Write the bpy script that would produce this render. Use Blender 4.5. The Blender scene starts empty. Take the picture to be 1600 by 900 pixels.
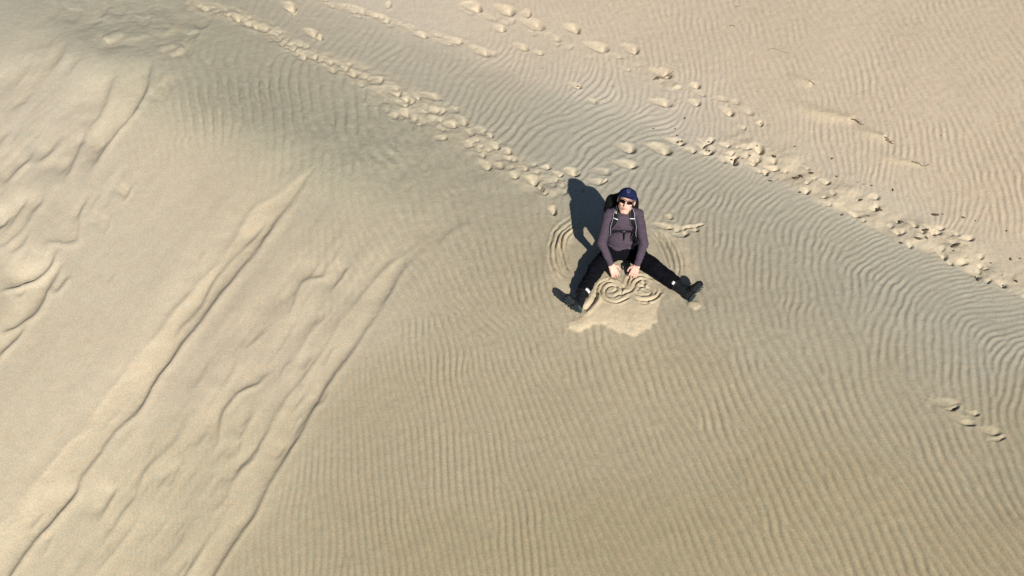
import bpy, bmesh, math, random
import numpy as np
from mathutils import Vector, Matrix
from mathutils.bvhtree import BVHTree

random.seed(7)
rng = np.random.default_rng(11)
scn = bpy.context.scene
COL = scn.collection

# ------------------------------------------------------------------ camera, sky, sun, exposure
PITCH = math.radians(42.5)
FPX = 800 / math.tan(math.radians(25))
Rv = np.array([1, 0, 0.0])
Fv = np.array([0, math.cos(PITCH), -math.sin(PITCH)])
Uv = np.array([0, math.sin(PITCH), math.cos(PITCH)])
CAM = -((968 - 800) / FPX * 11 * Rv + (450 - 402) / FPX * 11 * Uv + 11 * Fv)
cam = bpy.data.cameras.new('drone_camera')
cam.angle = math.radians(50)
cam.clip_start = 0.1
cam.clip_end = 3000
camo = bpy.data.objects.new('drone_camera', cam)
COL.objects.link(camo)
camo.location = CAM
camo.rotation_euler = (math.pi / 2 - PITCH, 0, 0)
scn.camera = camo

SUN = np.array([0.262, -0.80, 0.53])
SUN = SUN / np.linalg.norm(SUN)
sun_el = math.asin(SUN[2])
sun_az = math.atan2(SUN[0], SUN[1])
world = bpy.data.worlds.new('World')
scn.world = world
world.use_nodes = True
nt = world.node_tree
nt.nodes.clear()
sky = nt.nodes.new('ShaderNodeTexSky')
sky.sky_type = 'NISHITA'
sky.sun_disc = False
sky.sun_elevation = sun_el
sky.sun_rotation = sun_az
sky.altitude = 900
sky.air_density = 0.8
sky.dust_density = 0.5
bg = nt.nodes.new('ShaderNodeBackground')
bg.inputs['Strength'].default_value = 0.05
wo = nt.nodes.new('ShaderNodeOutputWorld')
nt.links.new(sky.outputs[0], bg.inputs[0])
nt.links.new(bg.outputs[0], wo.inputs[0])
sl = bpy.data.lights.new('sun', 'SUN')
sl.energy = 5.0
sl.angle = math.radians(0.53)
sl.color = (1.0, 0.93, 0.82)
so = bpy.data.objects.new('sun', sl)
COL.objects.link(so)
so.rotation_euler = Vector(SUN).to_track_quat('Z', 'Y').to_euler()
scn.view_settings.view_transform = 'Standard'
scn.view_settings.look = 'None'
scn.view_settings.gamma = 1.0
scn.view_settings.exposure = 0.2
scn.view_settings.use_curve_mapping = False

# ------------------------------------------------------------------ projection helpers
def proj(x, y, z):
    dx = x - CAM[0]; dy = y - CAM[1]; dz = z - CAM[2]
    w = dy * Fv[1] + dz * Fv[2]
    w = np.maximum(w, 0.5)
    return 800 + FPX * dx / w, 450 - FPX * (dy * Uv[1] + dz * Uv[2]) / w

def at(u, v, z=0.0):
    r = (u - 800) / FPX * Rv - (v - 450) / FPX * Uv + Fv
    p = CAM + r * (z - CAM[2]) / r[2]
    return Vector(p)

def sstep(a, b, x):
    t = np.clip((x - a) / (b - a), 0, 1)
    return t * t * (3 - 2 * t)

def softplus(x, w):
    return w * np.logaddexp(0, x / w)

_tabs = {}
def vnoise(x, y, seed=0):
    if seed not in _tabs:
        _tabs[seed] = np.random.default_rng(1000 + seed).uniform(-1, 1, (256, 256))
    T = _tabs[seed]
    xi = np.floor(x).astype(np.int64); yi = np.floor(y).astype(np.int64)
    fx = x - xi; fy = y - yi
    fx = fx * fx * fx * (fx * (fx * 6 - 15) + 10); fy = fy * fy * fy * (fy * (fy * 6 - 15) + 10)
    a = T[xi % 256, yi % 256]; b = T[(xi + 1) % 256, yi % 256]
    c = T[xi % 256, (yi + 1) % 256]; d = T[(xi + 1) % 256, (yi + 1) % 256]
    return (a * (1 - fx) + b * fx) * (1 - fy) + (c * (1 - fx) + d * fx) * fy

def fbm(x, y, seed=0, oct=4):
    s = 0; a = 1.0; n = 0
    for k in range(oct):
        s = s + a * vnoise(x * 2 ** k + 17.3 * k, y * 2 ** k - 9.1 * k, seed + k); n += a; a *= 0.5
    return s / n

# ------------------------------------------------------------------ dune: large form
_ss = np.linspace(-900, 1500, 2401)
_slope = np.where(_ss < 0, -0.0021, 0.0)
_slope = _slope + 0.0010 * np.exp(-((_ss - 70) / 55.0) ** 2) * 1.0
_k = np.exp(-(np.arange(-120, 121) / 38.0) ** 2 / 2); _k /= _k.sum()
_slope = np.convolve(np.pad(_slope, 120, mode='edge'), _k, mode='valid')
_G = np.cumsum(_slope) * (_ss[1] - _ss[0])
_G = _G - np.interp(150, _ss, _G)

def vcrest(u):
    return np.interp(u, [-400, 300, 500, 750, 1000, 1200, 1400, 1600, 2000], [-330, -70, 8, 100, 198, 288, 374, 462, 640])

def Fdune(u, v):
    u = np.clip(u, -260, 1860); v = np.clip(v, -160, 1060)
    d = (v - vcrest(u)) * 0.922
    h = np.interp(d, _ss, _G)
    et = 0.924 * (v - 40 - 0.414 * u)
    h = h - 0.0013 * softplus(et - 30, 45)
    # steeper slip face on the left
    e1 = (u - 700) * (-0.845) + (v - 330) * (-0.534)
    left = softplus(np.minimum(e1, 500) - 40, 50)
    right = softplus(-e1 - 20, 60)
    right = 420 * (1 - np.exp(-right / 420))
    h = h + 0.00055 * right
    h = h + 0.0004 * left
    # low lip above the slip face: back side turned away from the sun
    lip = sstep(0, 60, et + 150) * (1 - sstep(700, 860, u))
    h = h + 0.066 * np.exp(-((et + 5) / 58.0) ** 2) * (1 - sstep(520, 760, u)) * sstep(-60, 150, u)
    h = h + 0.06 * np.exp(-(((u - 190) / 150.0) ** 2 + ((v - 75) / 45.0) ** 2))
    # swell carrying the sitting man stays level
    return h

_h0 = float(Fdune(np.array([968.0]), np.array([402.0]))[0])

# ------------------------------------------------------------------ dense grid
def axis(a, b, step_a, step_b, far):
    n = int((b - a) / ((step_a + step_b) / 2))
    w = np.linspace(step_a, step_b, n)
    xs = a + np.concatenate([[0], np.cumsum(w)]) * (b - a) / w.sum()
    def grow(st):
        out = []; s = st; t = 0
        while t < far:
            s *= 1.22; t += s; out.append(t)
        return np.array(out)
    return np.concatenate([(xs[0] - grow(step_a))[::-1], xs, xs[-1] + grow(step_b)])

QX = 0.0105
gx = axis(-9.3, 7.3, QX, QX, 420)
gy = axis(-4.6, 7.0, 0.0095, 0.0135, 420)
X, Y = np.meshgrid(gx, gy)
NX, NY = len(gx), len(gy)
H = np.zeros_like(X)
for _ in range(9):
    Uq, Vq = proj(X, Y, H)
    H = 0.25 * H + 0.75 * (Fdune(Uq, Vq) - _h0)
# level ground under the man
rr = np.sqrt((X - 0.02) ** 2 + (Y + 0.25) ** 2)
near = np.exp(-(rr / 0.75) ** 4)
H = H * (1 - near)
U_, V_ = proj(X, Y, H)
behind = (Y < CAM[1] + 2.0)
U_ = np.where(behind, 800.0, U_); V_ = np.where(behind, 1500.0, V_)
print('grid', NX, NY, 'H range', H.min(), H.max())
far_fade = 1 - sstep(0, 1.5, np.maximum.reduce([-9.3 - X, X - 7.3, -4.6 - Y, Y - 7.0]))
UV_U = U_; UV_V = V_

# ------------------------------------------------------------------ wind ripples
CP = np.array([
 (1000,50,63,12,.45),(1200,50,60,12,.45),(1400,50,57,12,.45),(1580,50,57,13,.45),(1000,130,70,12,.6),(1200,150,62,12,.5),
 (1400,150,62,13,.55),(1580,150,62,13,.6),(1300,230,66,13,.6),(1450,250,68,14,.85),(1580,300,68,14,.9),(850,60,60,10,.4),
 (700,30,60,10,.3),(850,120,62,11,.6),(1100,215,60,11,.5),(600,0,60,10,.2),(1180,250,55,11,.4),(1400,330,60,11,.5),(1560,410,60,11,.4),
 (900,165,-18,9,.8),(1000,200,-12,8,.8),(1060,225,-5,8,.8),(1120,255,4,7,.8),(850,145,-22,10,.7),(1190,292,15,7,.8),(1250,318,14,7,.8),(1320,352,12,6.5,.8),(1400,395,12,6.5,.8),(1470,430,10,6.5,.8),(1550,470,8,6.5,.8),(1600,500,6,7,.8),(800,118,-28,10,.6),(1360,385,-8,7,.9),(1500,455,-10,7,.9),(1220,315,-10,8,.9),
 (1120,285,-45,12,.9),(1200,322,-48,13,1),(1270,352,-48,13,1),(1330,390,-52,14,1),(1400,425,-50,14,1),(1465,460,-50,14,1),(1550,505,-42,13,1),(1600,535,-35,12,1),
 (900,200,-40,13,1),(860,240,-60,15,.9),(980,240,-45,14,.9),(600,90,-42,13,.6),(700,150,-45,14,.9),(800,190,-50,14,1),(480,50,-50,12,.35),(550,60,-45,12,.5),
 (1150,345,-82,14,1),(1200,380,-95,15,1),(1260,400,-88,16,1),(1320,450,-96,16,1),(1390,475,-84,16,1),(1440,530,-98,16,1),(1500,550,-85,16,1),(1550,590,-94,16,1),(1020,275,-80,15,.8),(1595,600,-75,15,.9),
 (1100,420,-108,15,.7),(1300,530,-116,17,1),(1450,620,-117,17,.9),(1590,700,-119,17,.9),(1400,750,-120,17,.9),(1590,850,-121,17,.9),
 (1200,650,-116,16,.9),(1200,850,-117,17,.85),(1000,600,-112,15,.7),(1000,750,-112,15,.7),(1000,880,-110,15,.7),(850,650,-108,13,.75),
 (850,850,-102,14,.75),(700,600,-100,13,.7),(700,850,-97,13,.7),(550,750,-92,12,.6),(450,880,-90,12,.5),(750,480,-115,13,.7),(700,720,-98,13,.7),(850,740,-106,14,.75),
 (850,450,-115,14,.6),(660,450,-115,13,.5),(950,530,-114,14,.7),(1080,500,-112,15,.8),(580,620,-98,11,.35),(820,330,-112,15,.5),
 (650,300,-115,18,.6),(750,300,-118,17,.65),(560,330,-105,14,.25),(600,230,-115,19,1.0),(700,230,-118,18,.9),
 (400,150,-95,21,1.2),(330,110,-92,20,1.1),(320,160,-100,20,1.2),(270,130,-108,17,.8),(380,240,-95,13,.1),(250,170,-95,13,.1),(520,140,-100,19,1.0),
 (100,300,-95,12,0),(200,400,-95,12,0.03),(350,500,-95,12,.03),(50,600,-95,12,0),(300,300,-95,12,0),(200,600,-95,12,0.02),(420,600,-95,11,.08),
 (100,850,-92,11,.05),(250,820,-91,10,.18),(340,790,-91,10,.2),(450,320,-100,12,.08),(0,0,-95,12,0),(150,150,-95,12,0),(50,50,-95,12,0),
 (470,170,-98,20,1.2),(530,190,-103,19,1.1),(560,170,-108,19,1.1),(640,200,-118,19,1.1),(580,240,-115,19,1.0),(700,260,-118,18,.95),(500,240,-108,18,.5),(500,500,-100,12,.12),(420,440,-100,12,.06),(340,60,-80,12,.3)], float)
CP[CP[:, 2] >= 50, 2] -= 180
# sand tint (own colour plus painted slope light and shade): columns r g b
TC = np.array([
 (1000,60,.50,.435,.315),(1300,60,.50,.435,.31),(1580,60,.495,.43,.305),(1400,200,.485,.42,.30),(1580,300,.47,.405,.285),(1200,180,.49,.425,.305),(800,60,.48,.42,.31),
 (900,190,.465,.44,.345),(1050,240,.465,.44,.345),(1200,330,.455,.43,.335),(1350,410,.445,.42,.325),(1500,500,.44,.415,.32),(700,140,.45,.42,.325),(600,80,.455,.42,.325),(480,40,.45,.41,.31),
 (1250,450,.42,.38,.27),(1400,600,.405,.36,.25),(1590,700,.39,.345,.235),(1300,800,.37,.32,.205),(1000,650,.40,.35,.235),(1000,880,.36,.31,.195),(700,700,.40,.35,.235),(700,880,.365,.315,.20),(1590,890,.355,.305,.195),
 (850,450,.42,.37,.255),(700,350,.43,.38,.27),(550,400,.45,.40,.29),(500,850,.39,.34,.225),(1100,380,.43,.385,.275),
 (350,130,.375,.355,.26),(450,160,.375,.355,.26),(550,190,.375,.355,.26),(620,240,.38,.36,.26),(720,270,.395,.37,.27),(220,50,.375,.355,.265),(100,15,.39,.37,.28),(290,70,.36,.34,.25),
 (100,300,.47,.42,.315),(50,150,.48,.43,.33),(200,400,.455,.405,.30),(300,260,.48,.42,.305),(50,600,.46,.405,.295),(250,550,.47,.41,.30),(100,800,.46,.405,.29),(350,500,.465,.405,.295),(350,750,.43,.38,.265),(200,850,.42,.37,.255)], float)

def spread(P, q, ncol, s=48.0):
    """smooth blend of control values over the ground"""
    uu = np.arange(-320, 1961, 20.0); vv = np.arange(-240, 1161, 20.0)
    A, B = np.meshgrid(uu, vv)
    W = 0; S = [0] * ncol
    for row in P:
        d2 = (A - row[0]) ** 2 + (B - row[1]) ** 2 * 1.6
        w = np.exp(-d2 / (2 * s * s)) + 0.02 * np.exp(-d2 / (2 * 85.0 ** 2)) + 1e-5 * np.exp(-d2 / (2 * 200.0 ** 2)) + 1e-12
        W = W + w
        for k in range(ncol): S[k] = S[k] + w * row[2 + k]
    return uu, vv, [z / W for z in S]

def bil(uu, vv, G, u, v):
    a = np.clip((u - uu[0]) / (uu[1] - uu[0]), 0, len(uu) - 1.001); b = np.clip((v - vv[0]) / (vv[1] - vv[0]), 0, len(vv) - 1.001)
    i = a.astype(int); j = b.astype(int); fa = a - i; fb = b - j
    return (G[j, i] * (1 - fa) + G[j, i + 1] * fa) * (1 - fb) + (G[j + 1, i] * (1 - fa) + G[j + 1, i + 1] * fa) * fb

uu, vv, (gA, gL, gM) = spread(CP, None, 3, 27.0)

def hgt(x, y, G):
    i = np.clip(np.searchsorted(gx, x) - 1, 0, NX - 2); j = np.clip(np.searchsorted(gy, y) - 1, 0, NY - 2)
    fx = (x - gx[i]) / (gx[i + 1] - gx[i]); fy = (y - gy[j]) / (gy[j + 1] - gy[j])
    return (G[j, i] * (1 - fx) + G[j, i + 1] * fx) * (1 - fy) + (G[j + 1, i] * (1 - fx) + G[j + 1, i + 1] * fx) * fy

SP = 0.095
kx0, kx1, ky0, ky1 = -9.6, 7.6, -4.9, 7.3
nkx = int((kx1 - kx0) / SP); nky = int((ky1 - ky0) / SP)
KX, KY = np.meshgrid(kx0 + (np.arange(nkx) + .5) * SP, ky0 + (np.arange(nky) + .5) * SP)
KX = KX + rng.uniform(-.3, .3, KX.shape) * SP; KY = KY + rng.uniform(-.3, .3, KY.shape) * SP
def uvof(x, y):
    return proj(x, y, hgt(x, y, H))
ku, kv = uvof(KX, KY)
e = 0.02
a1, b1 = uvof(KX + e, KY); a0, b0 = uvof(KX - e, KY)
c1, d1 = uvof(KX, KY + e); c0, d0 = uvof(KX, KY - e)
Jux = (a1 - a0) / (2 * e); Jvx = (b1 - b0) / (2 * e); Juy = (c1 - c0) / (2 * e); Jvy = (d1 - d0) / (2 * e)
wob = fbm(KX * 0.9, KY * 0.9, 40, 3)
ang = np.radians(bil(uu, vv, gA, ku, kv) - 5 * sstep(150, 260, 0.922 * (kv - vcrest(ku))) * sstep(600, 1000, ku) * sstep(420, 560, kv) + 8 * wob + (24 - 12 * sstep(480, 640, kv)) * fbm(KX * 3.0, KY * 2.4, 44, 2))
lam = 0.86 * bil(uu, vv, gL, ku, kv) * (1 + 0.12 * fbm(KX * 0.7, KY * 0.7, 50, 2))
fu = -np.sin(ang) / lam; fv = np.cos(ang) / lam
KFX = 2 * np.pi * (fu * Jux + fv * Jvx); KFY = 2 * np.pi * (fu * Juy + fv * Jvy)
PH = rng.uniform(0, 2 * np.pi, KX.shape)
offs = [(i, j) for i in range(-2, 3) for j in range(-2, 3) if (i or j) and i * i + j * j <= 5]
for it in range(9):
    acc = np.exp(1j * PH) * 0.6
    for (i, j) in offs:
        x2 = np.roll(KX, (i, j), (0, 1)); y2 = np.roll(KY, (i, j), (0, 1)); p2 = np.roll(PH, (i, j), (0, 1))
        f2x = np.roll(KFX, (i, j), (0, 1)); f2y = np.roll(KFY, (i, j), (0, 1))
        w = np.exp(-((x2 - KX) ** 2 + (y2 - KY) ** 2) / (2 * (1.2 * SP) ** 2))
        acc = acc + w * np.exp(1j * (p2 + 0.5 * (f2x + KFX) * (KX - x2) + 0.5 * (f2y + KFY) * (KY - y2)))
    PH = np.angle(acc)
Z = np.zeros(X.shape, np.complex64)
SG = 0.068
kxf, kyf, phf, fxf, fyf = KX.ravel(), KY.ravel(), PH.ravel(), KFX.ravel(), KFY.ravel()
i0 = np.searchsorted(gx, kxf - 2.3 * SG); i1 = np.searchsorted(gx, kxf + 2.3 * SG)
j0 = np.searchsorted(gy, kyf - 2.3 * SG); j1 = np.searchsorted(gy, kyf + 2.3 * SG)
for k in range(len(kxf)):
    dx = gx[i0[k]:i1[k]] - kxf[k]; dy = gy[j0[k]:j1[k]] - kyf[k]
    ex = np.exp(-dx * dx / (2 * SG * SG) + 1j * fxf[k] * dx)
    ey = np.exp(-dy * dy / (2 * SG * SG) + 1j * (fyf[k] * dy + phf[k]))
    Z[j0[k]:j1[k], i0[k]:i1[k]] += ey[:, None] * ex[None, :]
def warp_sample(G, wx, wy):
    xs = np.clip(X + wx, gx[1], gx[-2]); ys = np.clip(Y + wy, gy[1], gy[-2])
    i = np.clip(np.searchsorted(gx, xs) - 1, 0, NX - 2); j = np.clip(np.searchsorted(gy, ys) - 1, 0, NY - 2)
    fx = ((xs - gx[i]) / (gx[i + 1] - gx[i])).astype(np.float32); fy = ((ys - gy[j]) / (gy[j + 1] - gy[j])).astype(np.float32)
    return (G[j, i] * (1 - fx) + G[j, i + 1] * fx) * (1 - fy) + (G[j + 1, i] * (1 - fx) + G[j + 1, i + 1] * fx) * fy
wamt = 0.024 * (1 - .6 * sstep(480, 620, V_)) * (1 - .65 * (1 - sstep(600, 800, U_)))
Z = warp_sample(Z, wamt * fbm(X * 5.5, Y * 4.5, 52, 3), wamt * 1.2 * fbm(X * 5.5, Y * 4.5, 56, 3))
PHI = np.angle(Z); MAG = np.abs(Z); MAG = np.clip(MAG / (np.median(MAG[MAG > 0.1]) * 0.7), 0, 1)
amp = bil(uu, vv, gM, U_, V_)
amp = np.where(V_ < vcrest(U_) - 8, np.maximum(amp * 1.4, .52 * sstep(560, 720, U_)), amp); lamv = bil(uu, vv, gL, U_, V_)
amp = amp * np.clip(1.0 + 0.25 * fbm(X * 1.1, Y * 1.1, 60, 3) + (0.95 - .5 * sstep(480, 620, V_)) * fbm(X * 4.2, Y * 4.2, 64, 3), .12, 1.8)
scale_here = FPX / np.maximum((Y - CAM[1]) * Fv[1] + (H - CAM[2]) * Fv[2], 1)
RIP = (np.cos(PHI) + 0.13 * np.cos(2 * PHI + 0.9)) * MAG * lamv / scale_here * (0.034 + .062 * sstep(0, 130, 0.922 * (V_ - vcrest(U_)) - 190) - .010 * (1 - sstep(700, 1000, U_)) * (V_ < 330) + .034 * np.exp(-(((U_ - 390) / 170) ** 2 + ((V_ - 150) / 70) ** 2)) + .020 * np.exp(-(((U_ - 620) / 130) ** 2 + ((V_ - 225) / 60) ** 2)))

# ------------------------------------------------------------------ lines, prints and carvings on the sand
D = np.zeros_like(X)         # displacement
kill = np.zeros_like(X)      # where ripples are erased
loose = np.zeros_like(X)     # fresh dry sand; in slide tracks also painted sun-facing brightness
Uf, Vf = U_.ravel(), V_.ravel()
Un = U_ + 2.2 * fbm(X * 5, Y * 5, 70, 3)
Vn = V_ + 2.2 * fbm(X * 5, Y * 5, 80, 3)

def catmull(pts, n=6):
    P = np.array(pts, float)
    P = np.vstack([2 * P[0] - P[1], P, 2 * P[-1] - P[-2]])
    out = []
    for k in range(1, len(P) - 2):
        t = np.linspace(0, 1, n, endpoint=False)[:, None]
        a, b, c, d = P[k - 1], P[k], P[k + 1], P[k + 2]
        out.append(0.5 * ((2 * b) + (-a + c) * t + (2 * a - 5 * b + 4 * c - d) * t * t + (-a + 3 * b - 3 * c + d) * t ** 3))
    out.append(P[-2][None])
    return np.vstack(out)

def window(u0, u1, v0, v1):
    return np.nonzero((U_ > u0) & (U_ < u1) & (V_ > v0) & (V_ < v1))

def polyd(pts, pad, noise=True, n=6):
    C = catmull(pts, n)
    idx = window(C[:, 0].min() - pad, C[:, 0].max() + pad, C[:, 1].min() - pad, C[:, 1].max() + pad)
    pu = (Un if noise else U_)[idx]; pv = (Vn if noise else V_)[idx]
    seg = np.diff(C, axis=0); L = np.hypot(seg[:, 0], seg[:, 1]); cum = np.concatenate([[0], np.cumsum(L)])
    def one(k):
        du = pu - C[k, 0]; dv = pv - C[k, 1]
        t = np.clip((du * seg[k, 0] + dv * seg[k, 1]) / L[k] ** 2, 0, 1)
        eu = du - t * seg[k, 0]; ev = dv - t * seg[k, 1]
        return eu * eu + ev * ev, (cum[k] + t * L[k]) / cum[-1], (seg[k, 0] * dv - seg[k, 1] * du) / L[k]
    best = np.full(pu.shape, 1e9); sg = np.zeros_like(best)
    for k in range(len(seg)):
        d2, s_, g_ = one(k); m = d2 < best; best[m] = d2[m]
    tau = 2 * (0.9 + 0.42 * np.sqrt(best)) ** 2
    wsum = np.zeros_like(best); ssum = np.zeros_like(best); dsum = np.zeros_like(best); gsum = np.zeros_like(best)
    for k in range(len(seg)):
        d2, s_, g_ = one(k); w_ = np.exp(-(d2 - best) / tau)
        wsum += w_; ssum += w_ * s_; dsum += w_ * np.sqrt(d2); gsum += np.exp(-(d2 - best) / 1.5) * g_ / (np.sqrt(d2) + .01)
    sg = np.sign(gsum); ss = ssum / wsum; best = (0.3 * np.sqrt(best) + 0.7 * dsum / wsum * np.clip(np.sqrt(best) / 3, 0, 1) + 0.7 * np.sqrt(best) * (1 - np.clip(np.sqrt(best) / 3, 0, 1))) ** 2
    return idx, np.sqrt(best), sg, ss

def scarp(pts, A, wl=16, wr=14, w=2.0, t0=.12, t1=.12, kil=0.0):
    """step in slumped sand: the upper-left side lies lower than the lower-right side"""
    idx, dist, sg, s = polyd(pts, 3.2 * max(wl, wr))
    # order the points from top to bottom: lower-right side is then the left hand (sg<0)
    t = dist * np.where(sg < 0, 1.0, -1.0)
    env = sstep(0, t0, s) * (1 - sstep(1 - t1, 1, s)) if t1 > 0 else sstep(0, t0, s)
    xs_, ys_ = X[idx], Y[idx]
    var = 0.95 + 0.6 * np.tanh(2.2 * fbm(xs_ * 1.6, ys_ * 1.6, 95, 2))
    w_ = 3.6 * w * (1.0 + .9 * fbm(xs_ * 2.1, ys_ * 2.1, 96, 2))
    tt = softplus(-t, 1.0)
    inside = -(1 - np.exp(-tt / w_)) * np.exp(-tt / (1.5 * wl))
    prof = inside + 0.16 * np.exp(-((t - 3) / (.5 * wr)) ** 2)
    env = env * (1 - sstep(.5, 1, dist / (3.2 * max(wl, wr))))
    D[idx] += A * env * prof * var
    loose[idx] = np.maximum(loose[idx], np.clip(A * 11, 0, .6) * env * (t < 0) * sstep(0, 3, -t) * np.exp(-np.abs(t) / (1.3 * wl)))  # paler floor below the step, painted as if catching the sun
    if kil: kill[idx] = np.maximum(kill[idx], kil * env * np.exp(-(dist / (0.9 * max(wl, wr))) ** 2))

def poly_in(pts, soft, pad=30, noise=1.0):
    P = np.array(pts, float)
    idx = window(P[:, 0].min() - pad, P[:, 0].max() + pad, P[:, 1].min() - pad, P[:, 1].max() + pad)
    pu = U_[idx] + noise * 4 * fbm(X[idx] * 7, Y[idx] * 7, 170, 4); pv = V_[idx] + noise * 4 * fbm(X[idx] * 7, Y[idx] * 7, 180, 4)
    ins = np.zeros(pu.shape, bool); best = np.full(pu.shape, 1e9)
    for k in range(len(P)):
        a = P[k]; b = P[(k + 1) % len(P)]; s_ = b - a
        c = ((a[1] > pv) != (b[1] > pv)) & (pu < (b[0] - a[0]) * (pv - a[1]) / (b[1] - a[1] + 1e-12) + a[0]); ins ^= c
        t = np.clip(((pu - a[0]) * s_[0] + (pv - a[1]) * s_[1]) / (s_ @ s_ + 1e-9), 0, 1)
        best = np.minimum(best, (pu - a[0] - t * s_[0]) ** 2 + (pv - a[1] - t * s_[1]) ** 2)
    sd = np.sqrt(best) * np.where(ins, 1, -1)
    return idx, sd, sstep(-soft, soft, sd)

def groove(pts, A, w=1.6, lev=0.5, t0=.08, t1=.08, noise=False):
    idx, dist, sg, s = polyd(pts, 6 * w + 3, noise)
    env = sstep(0, t0, s) * (1 - sstep(1 - t1, 1, s)) * (.8 + .8 * fbm(X[idx] * 9, Y[idx] * 9, 240, 2))
    D[idx] += A * env * (-np.exp(-(dist / w) ** 2) + lev * np.exp(-((dist - 2.1 * w) / (1.1 * w)) ** 2))

# the long slide tracks
T1L = [(528,196),(495,236),(468,268),(440,300),(397,323),(367,370),(343,403),(317,427),(270,487),(247,520),(227,540),(200,573),(177,603),(147,643),(135,672),(110,687),(83,720),(43,767),(20,807),(-30,850)]
T1R = [(545,206),(518,232),(490,262),(463,307),(433,347),(400,393),(367,433),(340,467),(313,503),(290,530),(267,563),(243,597),(217,643),(183,670),(160,703),(130,743),(117,773),(80,817),(57,840),(20,897),(-10,940)]
T1M = [(420,340),(393,373),(362,402),(333,433),(310,477),(283,507),(268,530)]
T2R = [(700,345),(667,387),(633,420),(613,453),(597,480),(573,513),(557,537),(517,597),(490,640),(473,670),(450,710),(423,753),(400,800),(370,843),(337,897),(310,950)]
T2L = [(697,348),(660,376),(625,400),(597,423),(567,457),(533,503),(510,540),(473,590),(440,630),(400,703),(360,760),(353,800),(323,847),(290,900),(270,950)]
scarp(T1R, .066, 30, 14, 4.2, .25, 0, .9)
scarp(T1L, .030, 12, 16, 3.4, .2, 0, .9)
scarp(T1M, .024, 10, 8, 1.8)
scarp(T2R, .034, 26, 9, 2.8, .32, 0, .9)
scarp(T2L, .026, 12, 12, 2.8, .2, 0, .6)
SC = [
 ([(753,340),(730,350),(710,360),(690,378),(668,398)], .012, 12, 12),
 ([(117,50),(100,83),(83,110),(63,140),(30,170),(0,190)], .035, 20, 16),
 ([(185,105),(177,123),(163,160),(147,187),(125,215)], .035, 14, 14),
 ([(246,85),(240,100),(230,140),(213,173),(187,200),(167,227),(143,263),(127,278)], .055, 22, 10),
 ([(143,190),(137,200),(123,233),(110,263),(96,295)], .04, 14, 12),
 ([(103,205),(80,233),(65,248),(50,258)], .03, 10, 10),
 ([(52,242),(48,248),(30,263),(0,297)], .035, 12, 10),
 ([(45,300),(37,317),(20,343),(0,370)], .03, 10, 10),
 ([(75,290),(67,313),(53,330),(30,360),(0,385),(-20,395)], .045, 16, 10),
 ([(50,350),(43,363),(33,380),(7,400)], .035, 8, 8),
 ([(142,295),(138,310),(125,335),(123,370),(115,378),(100,381),(73,378),(55,392)], .05, 16, 8),
 ([(95,380),(92,387),(80,410),(60,428),(33,440),(7,450),(-10,460)], .055, 18, 8),
 ([(100,405),(90,425),(77,447),(63,480),(43,500),(13,513),(-10,520)], .055, 20, 10),
 ([(110,428),(95,448),(78,462)], .03, 8, 8),
 ([(50,500),(43,507),(27,530),(7,550),(-10,570)], .035, 10, 8),
 ([(205,288),(203,300),(197,310),(190,313)], .04, 8, 5),
 ([(171,335),(170,347),(163,362),(155,366)], .03, 8, 5),
 ([(515,392),(513,403),(508,427),(497,433),(473,440),(462,465),(453,487),(435,508)], .042, 12, 8),
 ([(545,410),(543,417),(533,433),(523,447),(512,462)], .028, 8, 6),
 ([(418,505),(410,520),(395,535),(380,548)], .032, 10, 7),
 ([(432,572),(427,577),(410,590),(400,600),(375,612),(360,627),(345,650),(340,687),(327,717)], .046, 12, 8),
 ([(505,478),(500,487),(487,513),(467,547),(450,575)], .022, 9, 7),
 ([(315,630),(310,637),(290,663),(273,690),(250,713),(227,737),(213,773),(190,803),(170,833),(147,867)], .036, 12, 10),
 ([(186,752),(183,760),(167,787),(153,820)], .032, 12, 7),
 ([(243,680),(240,690),(233,708),(225,727)], .022, 8, 6),
 ([(283,722),(270,750),(258,765)], .02, 7, 6),
 ([(220,795),(217,803),(210,820),(190,847),(165,875),(145,900),(135,920)], .034, 12, 8),
 ([(325,670),(318,680),(303,705)], .018, 7, 6),
 ([(380,685),(377,690),(367,718)], .018, 7, 6),
 ([(66,795),(63,800),(50,817),(42,828)], .028, 8, 6),
 ([(83,832),(80,840),(70,860),(62,872)], .028, 8, 6),
 ([(190,632),(187,637),(167,660),(155,678)], .022, 8, 6),
 ([(205,670),(198,683),(192,695)], .016, 6, 5),
 ([(325,388),(312,400),(309,415)], .02, 7, 6),
 ([(357,762),(345,785),(322,805)], .024, 8, 6),
 ([(15,330),(5,345),(-10,360)], .03, 8, 8),
 ([(20,200),(0,225),(-20,245)], .03, 16, 12),
 ([(370,555),(365,575),(350,600),(340,612)], .022, 8, 7),
 ([(330,560),(318,585),(300,612)], .016, 9, 8),
 ([(400,640),(385,665),(370,690)], .018, 8, 7),
 ([(265,800),(250,825),(228,855)], .02, 9, 7),
 ([(300,810),(285,840),(262,872),(250,900)], .022, 10, 8),
 ([(275,130),(262,150),(248,172)], .03, 10, 8),
]
for pts, A, wl, wr in SC: scarp(pts, A * (1.5 if pts[0][0] < 260 and pts[0][1] < 520 else 1.0), wl * 1.7, wr * 1.2, 3.0, .3, .35)
r4 = random.Random(21)
for k in range(90):
    if k < 62: u = r4.uniform(150, 540); v = 880 - (u - 150) * 1.25 + r4.uniform(-30, 190)
    else: u = r4.uniform(-10, 210); v = r4.uniform(70, 480)
    if v > 930 or v < 60: continue
    L_ = r4.uniform(25, 70); du = -.56 * L_; dv = .83 * L_; j = r4.uniform(-5, 5)
    scarp([(u - du / 2, v - dv / 2), (u + j, v + j * .5), (u + du / 2, v + dv / 2)], r4.uniform(.006, .016), r4.uniform(5, 11), r4.uniform(4, 8), 1.6, .35, .35)
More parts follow.
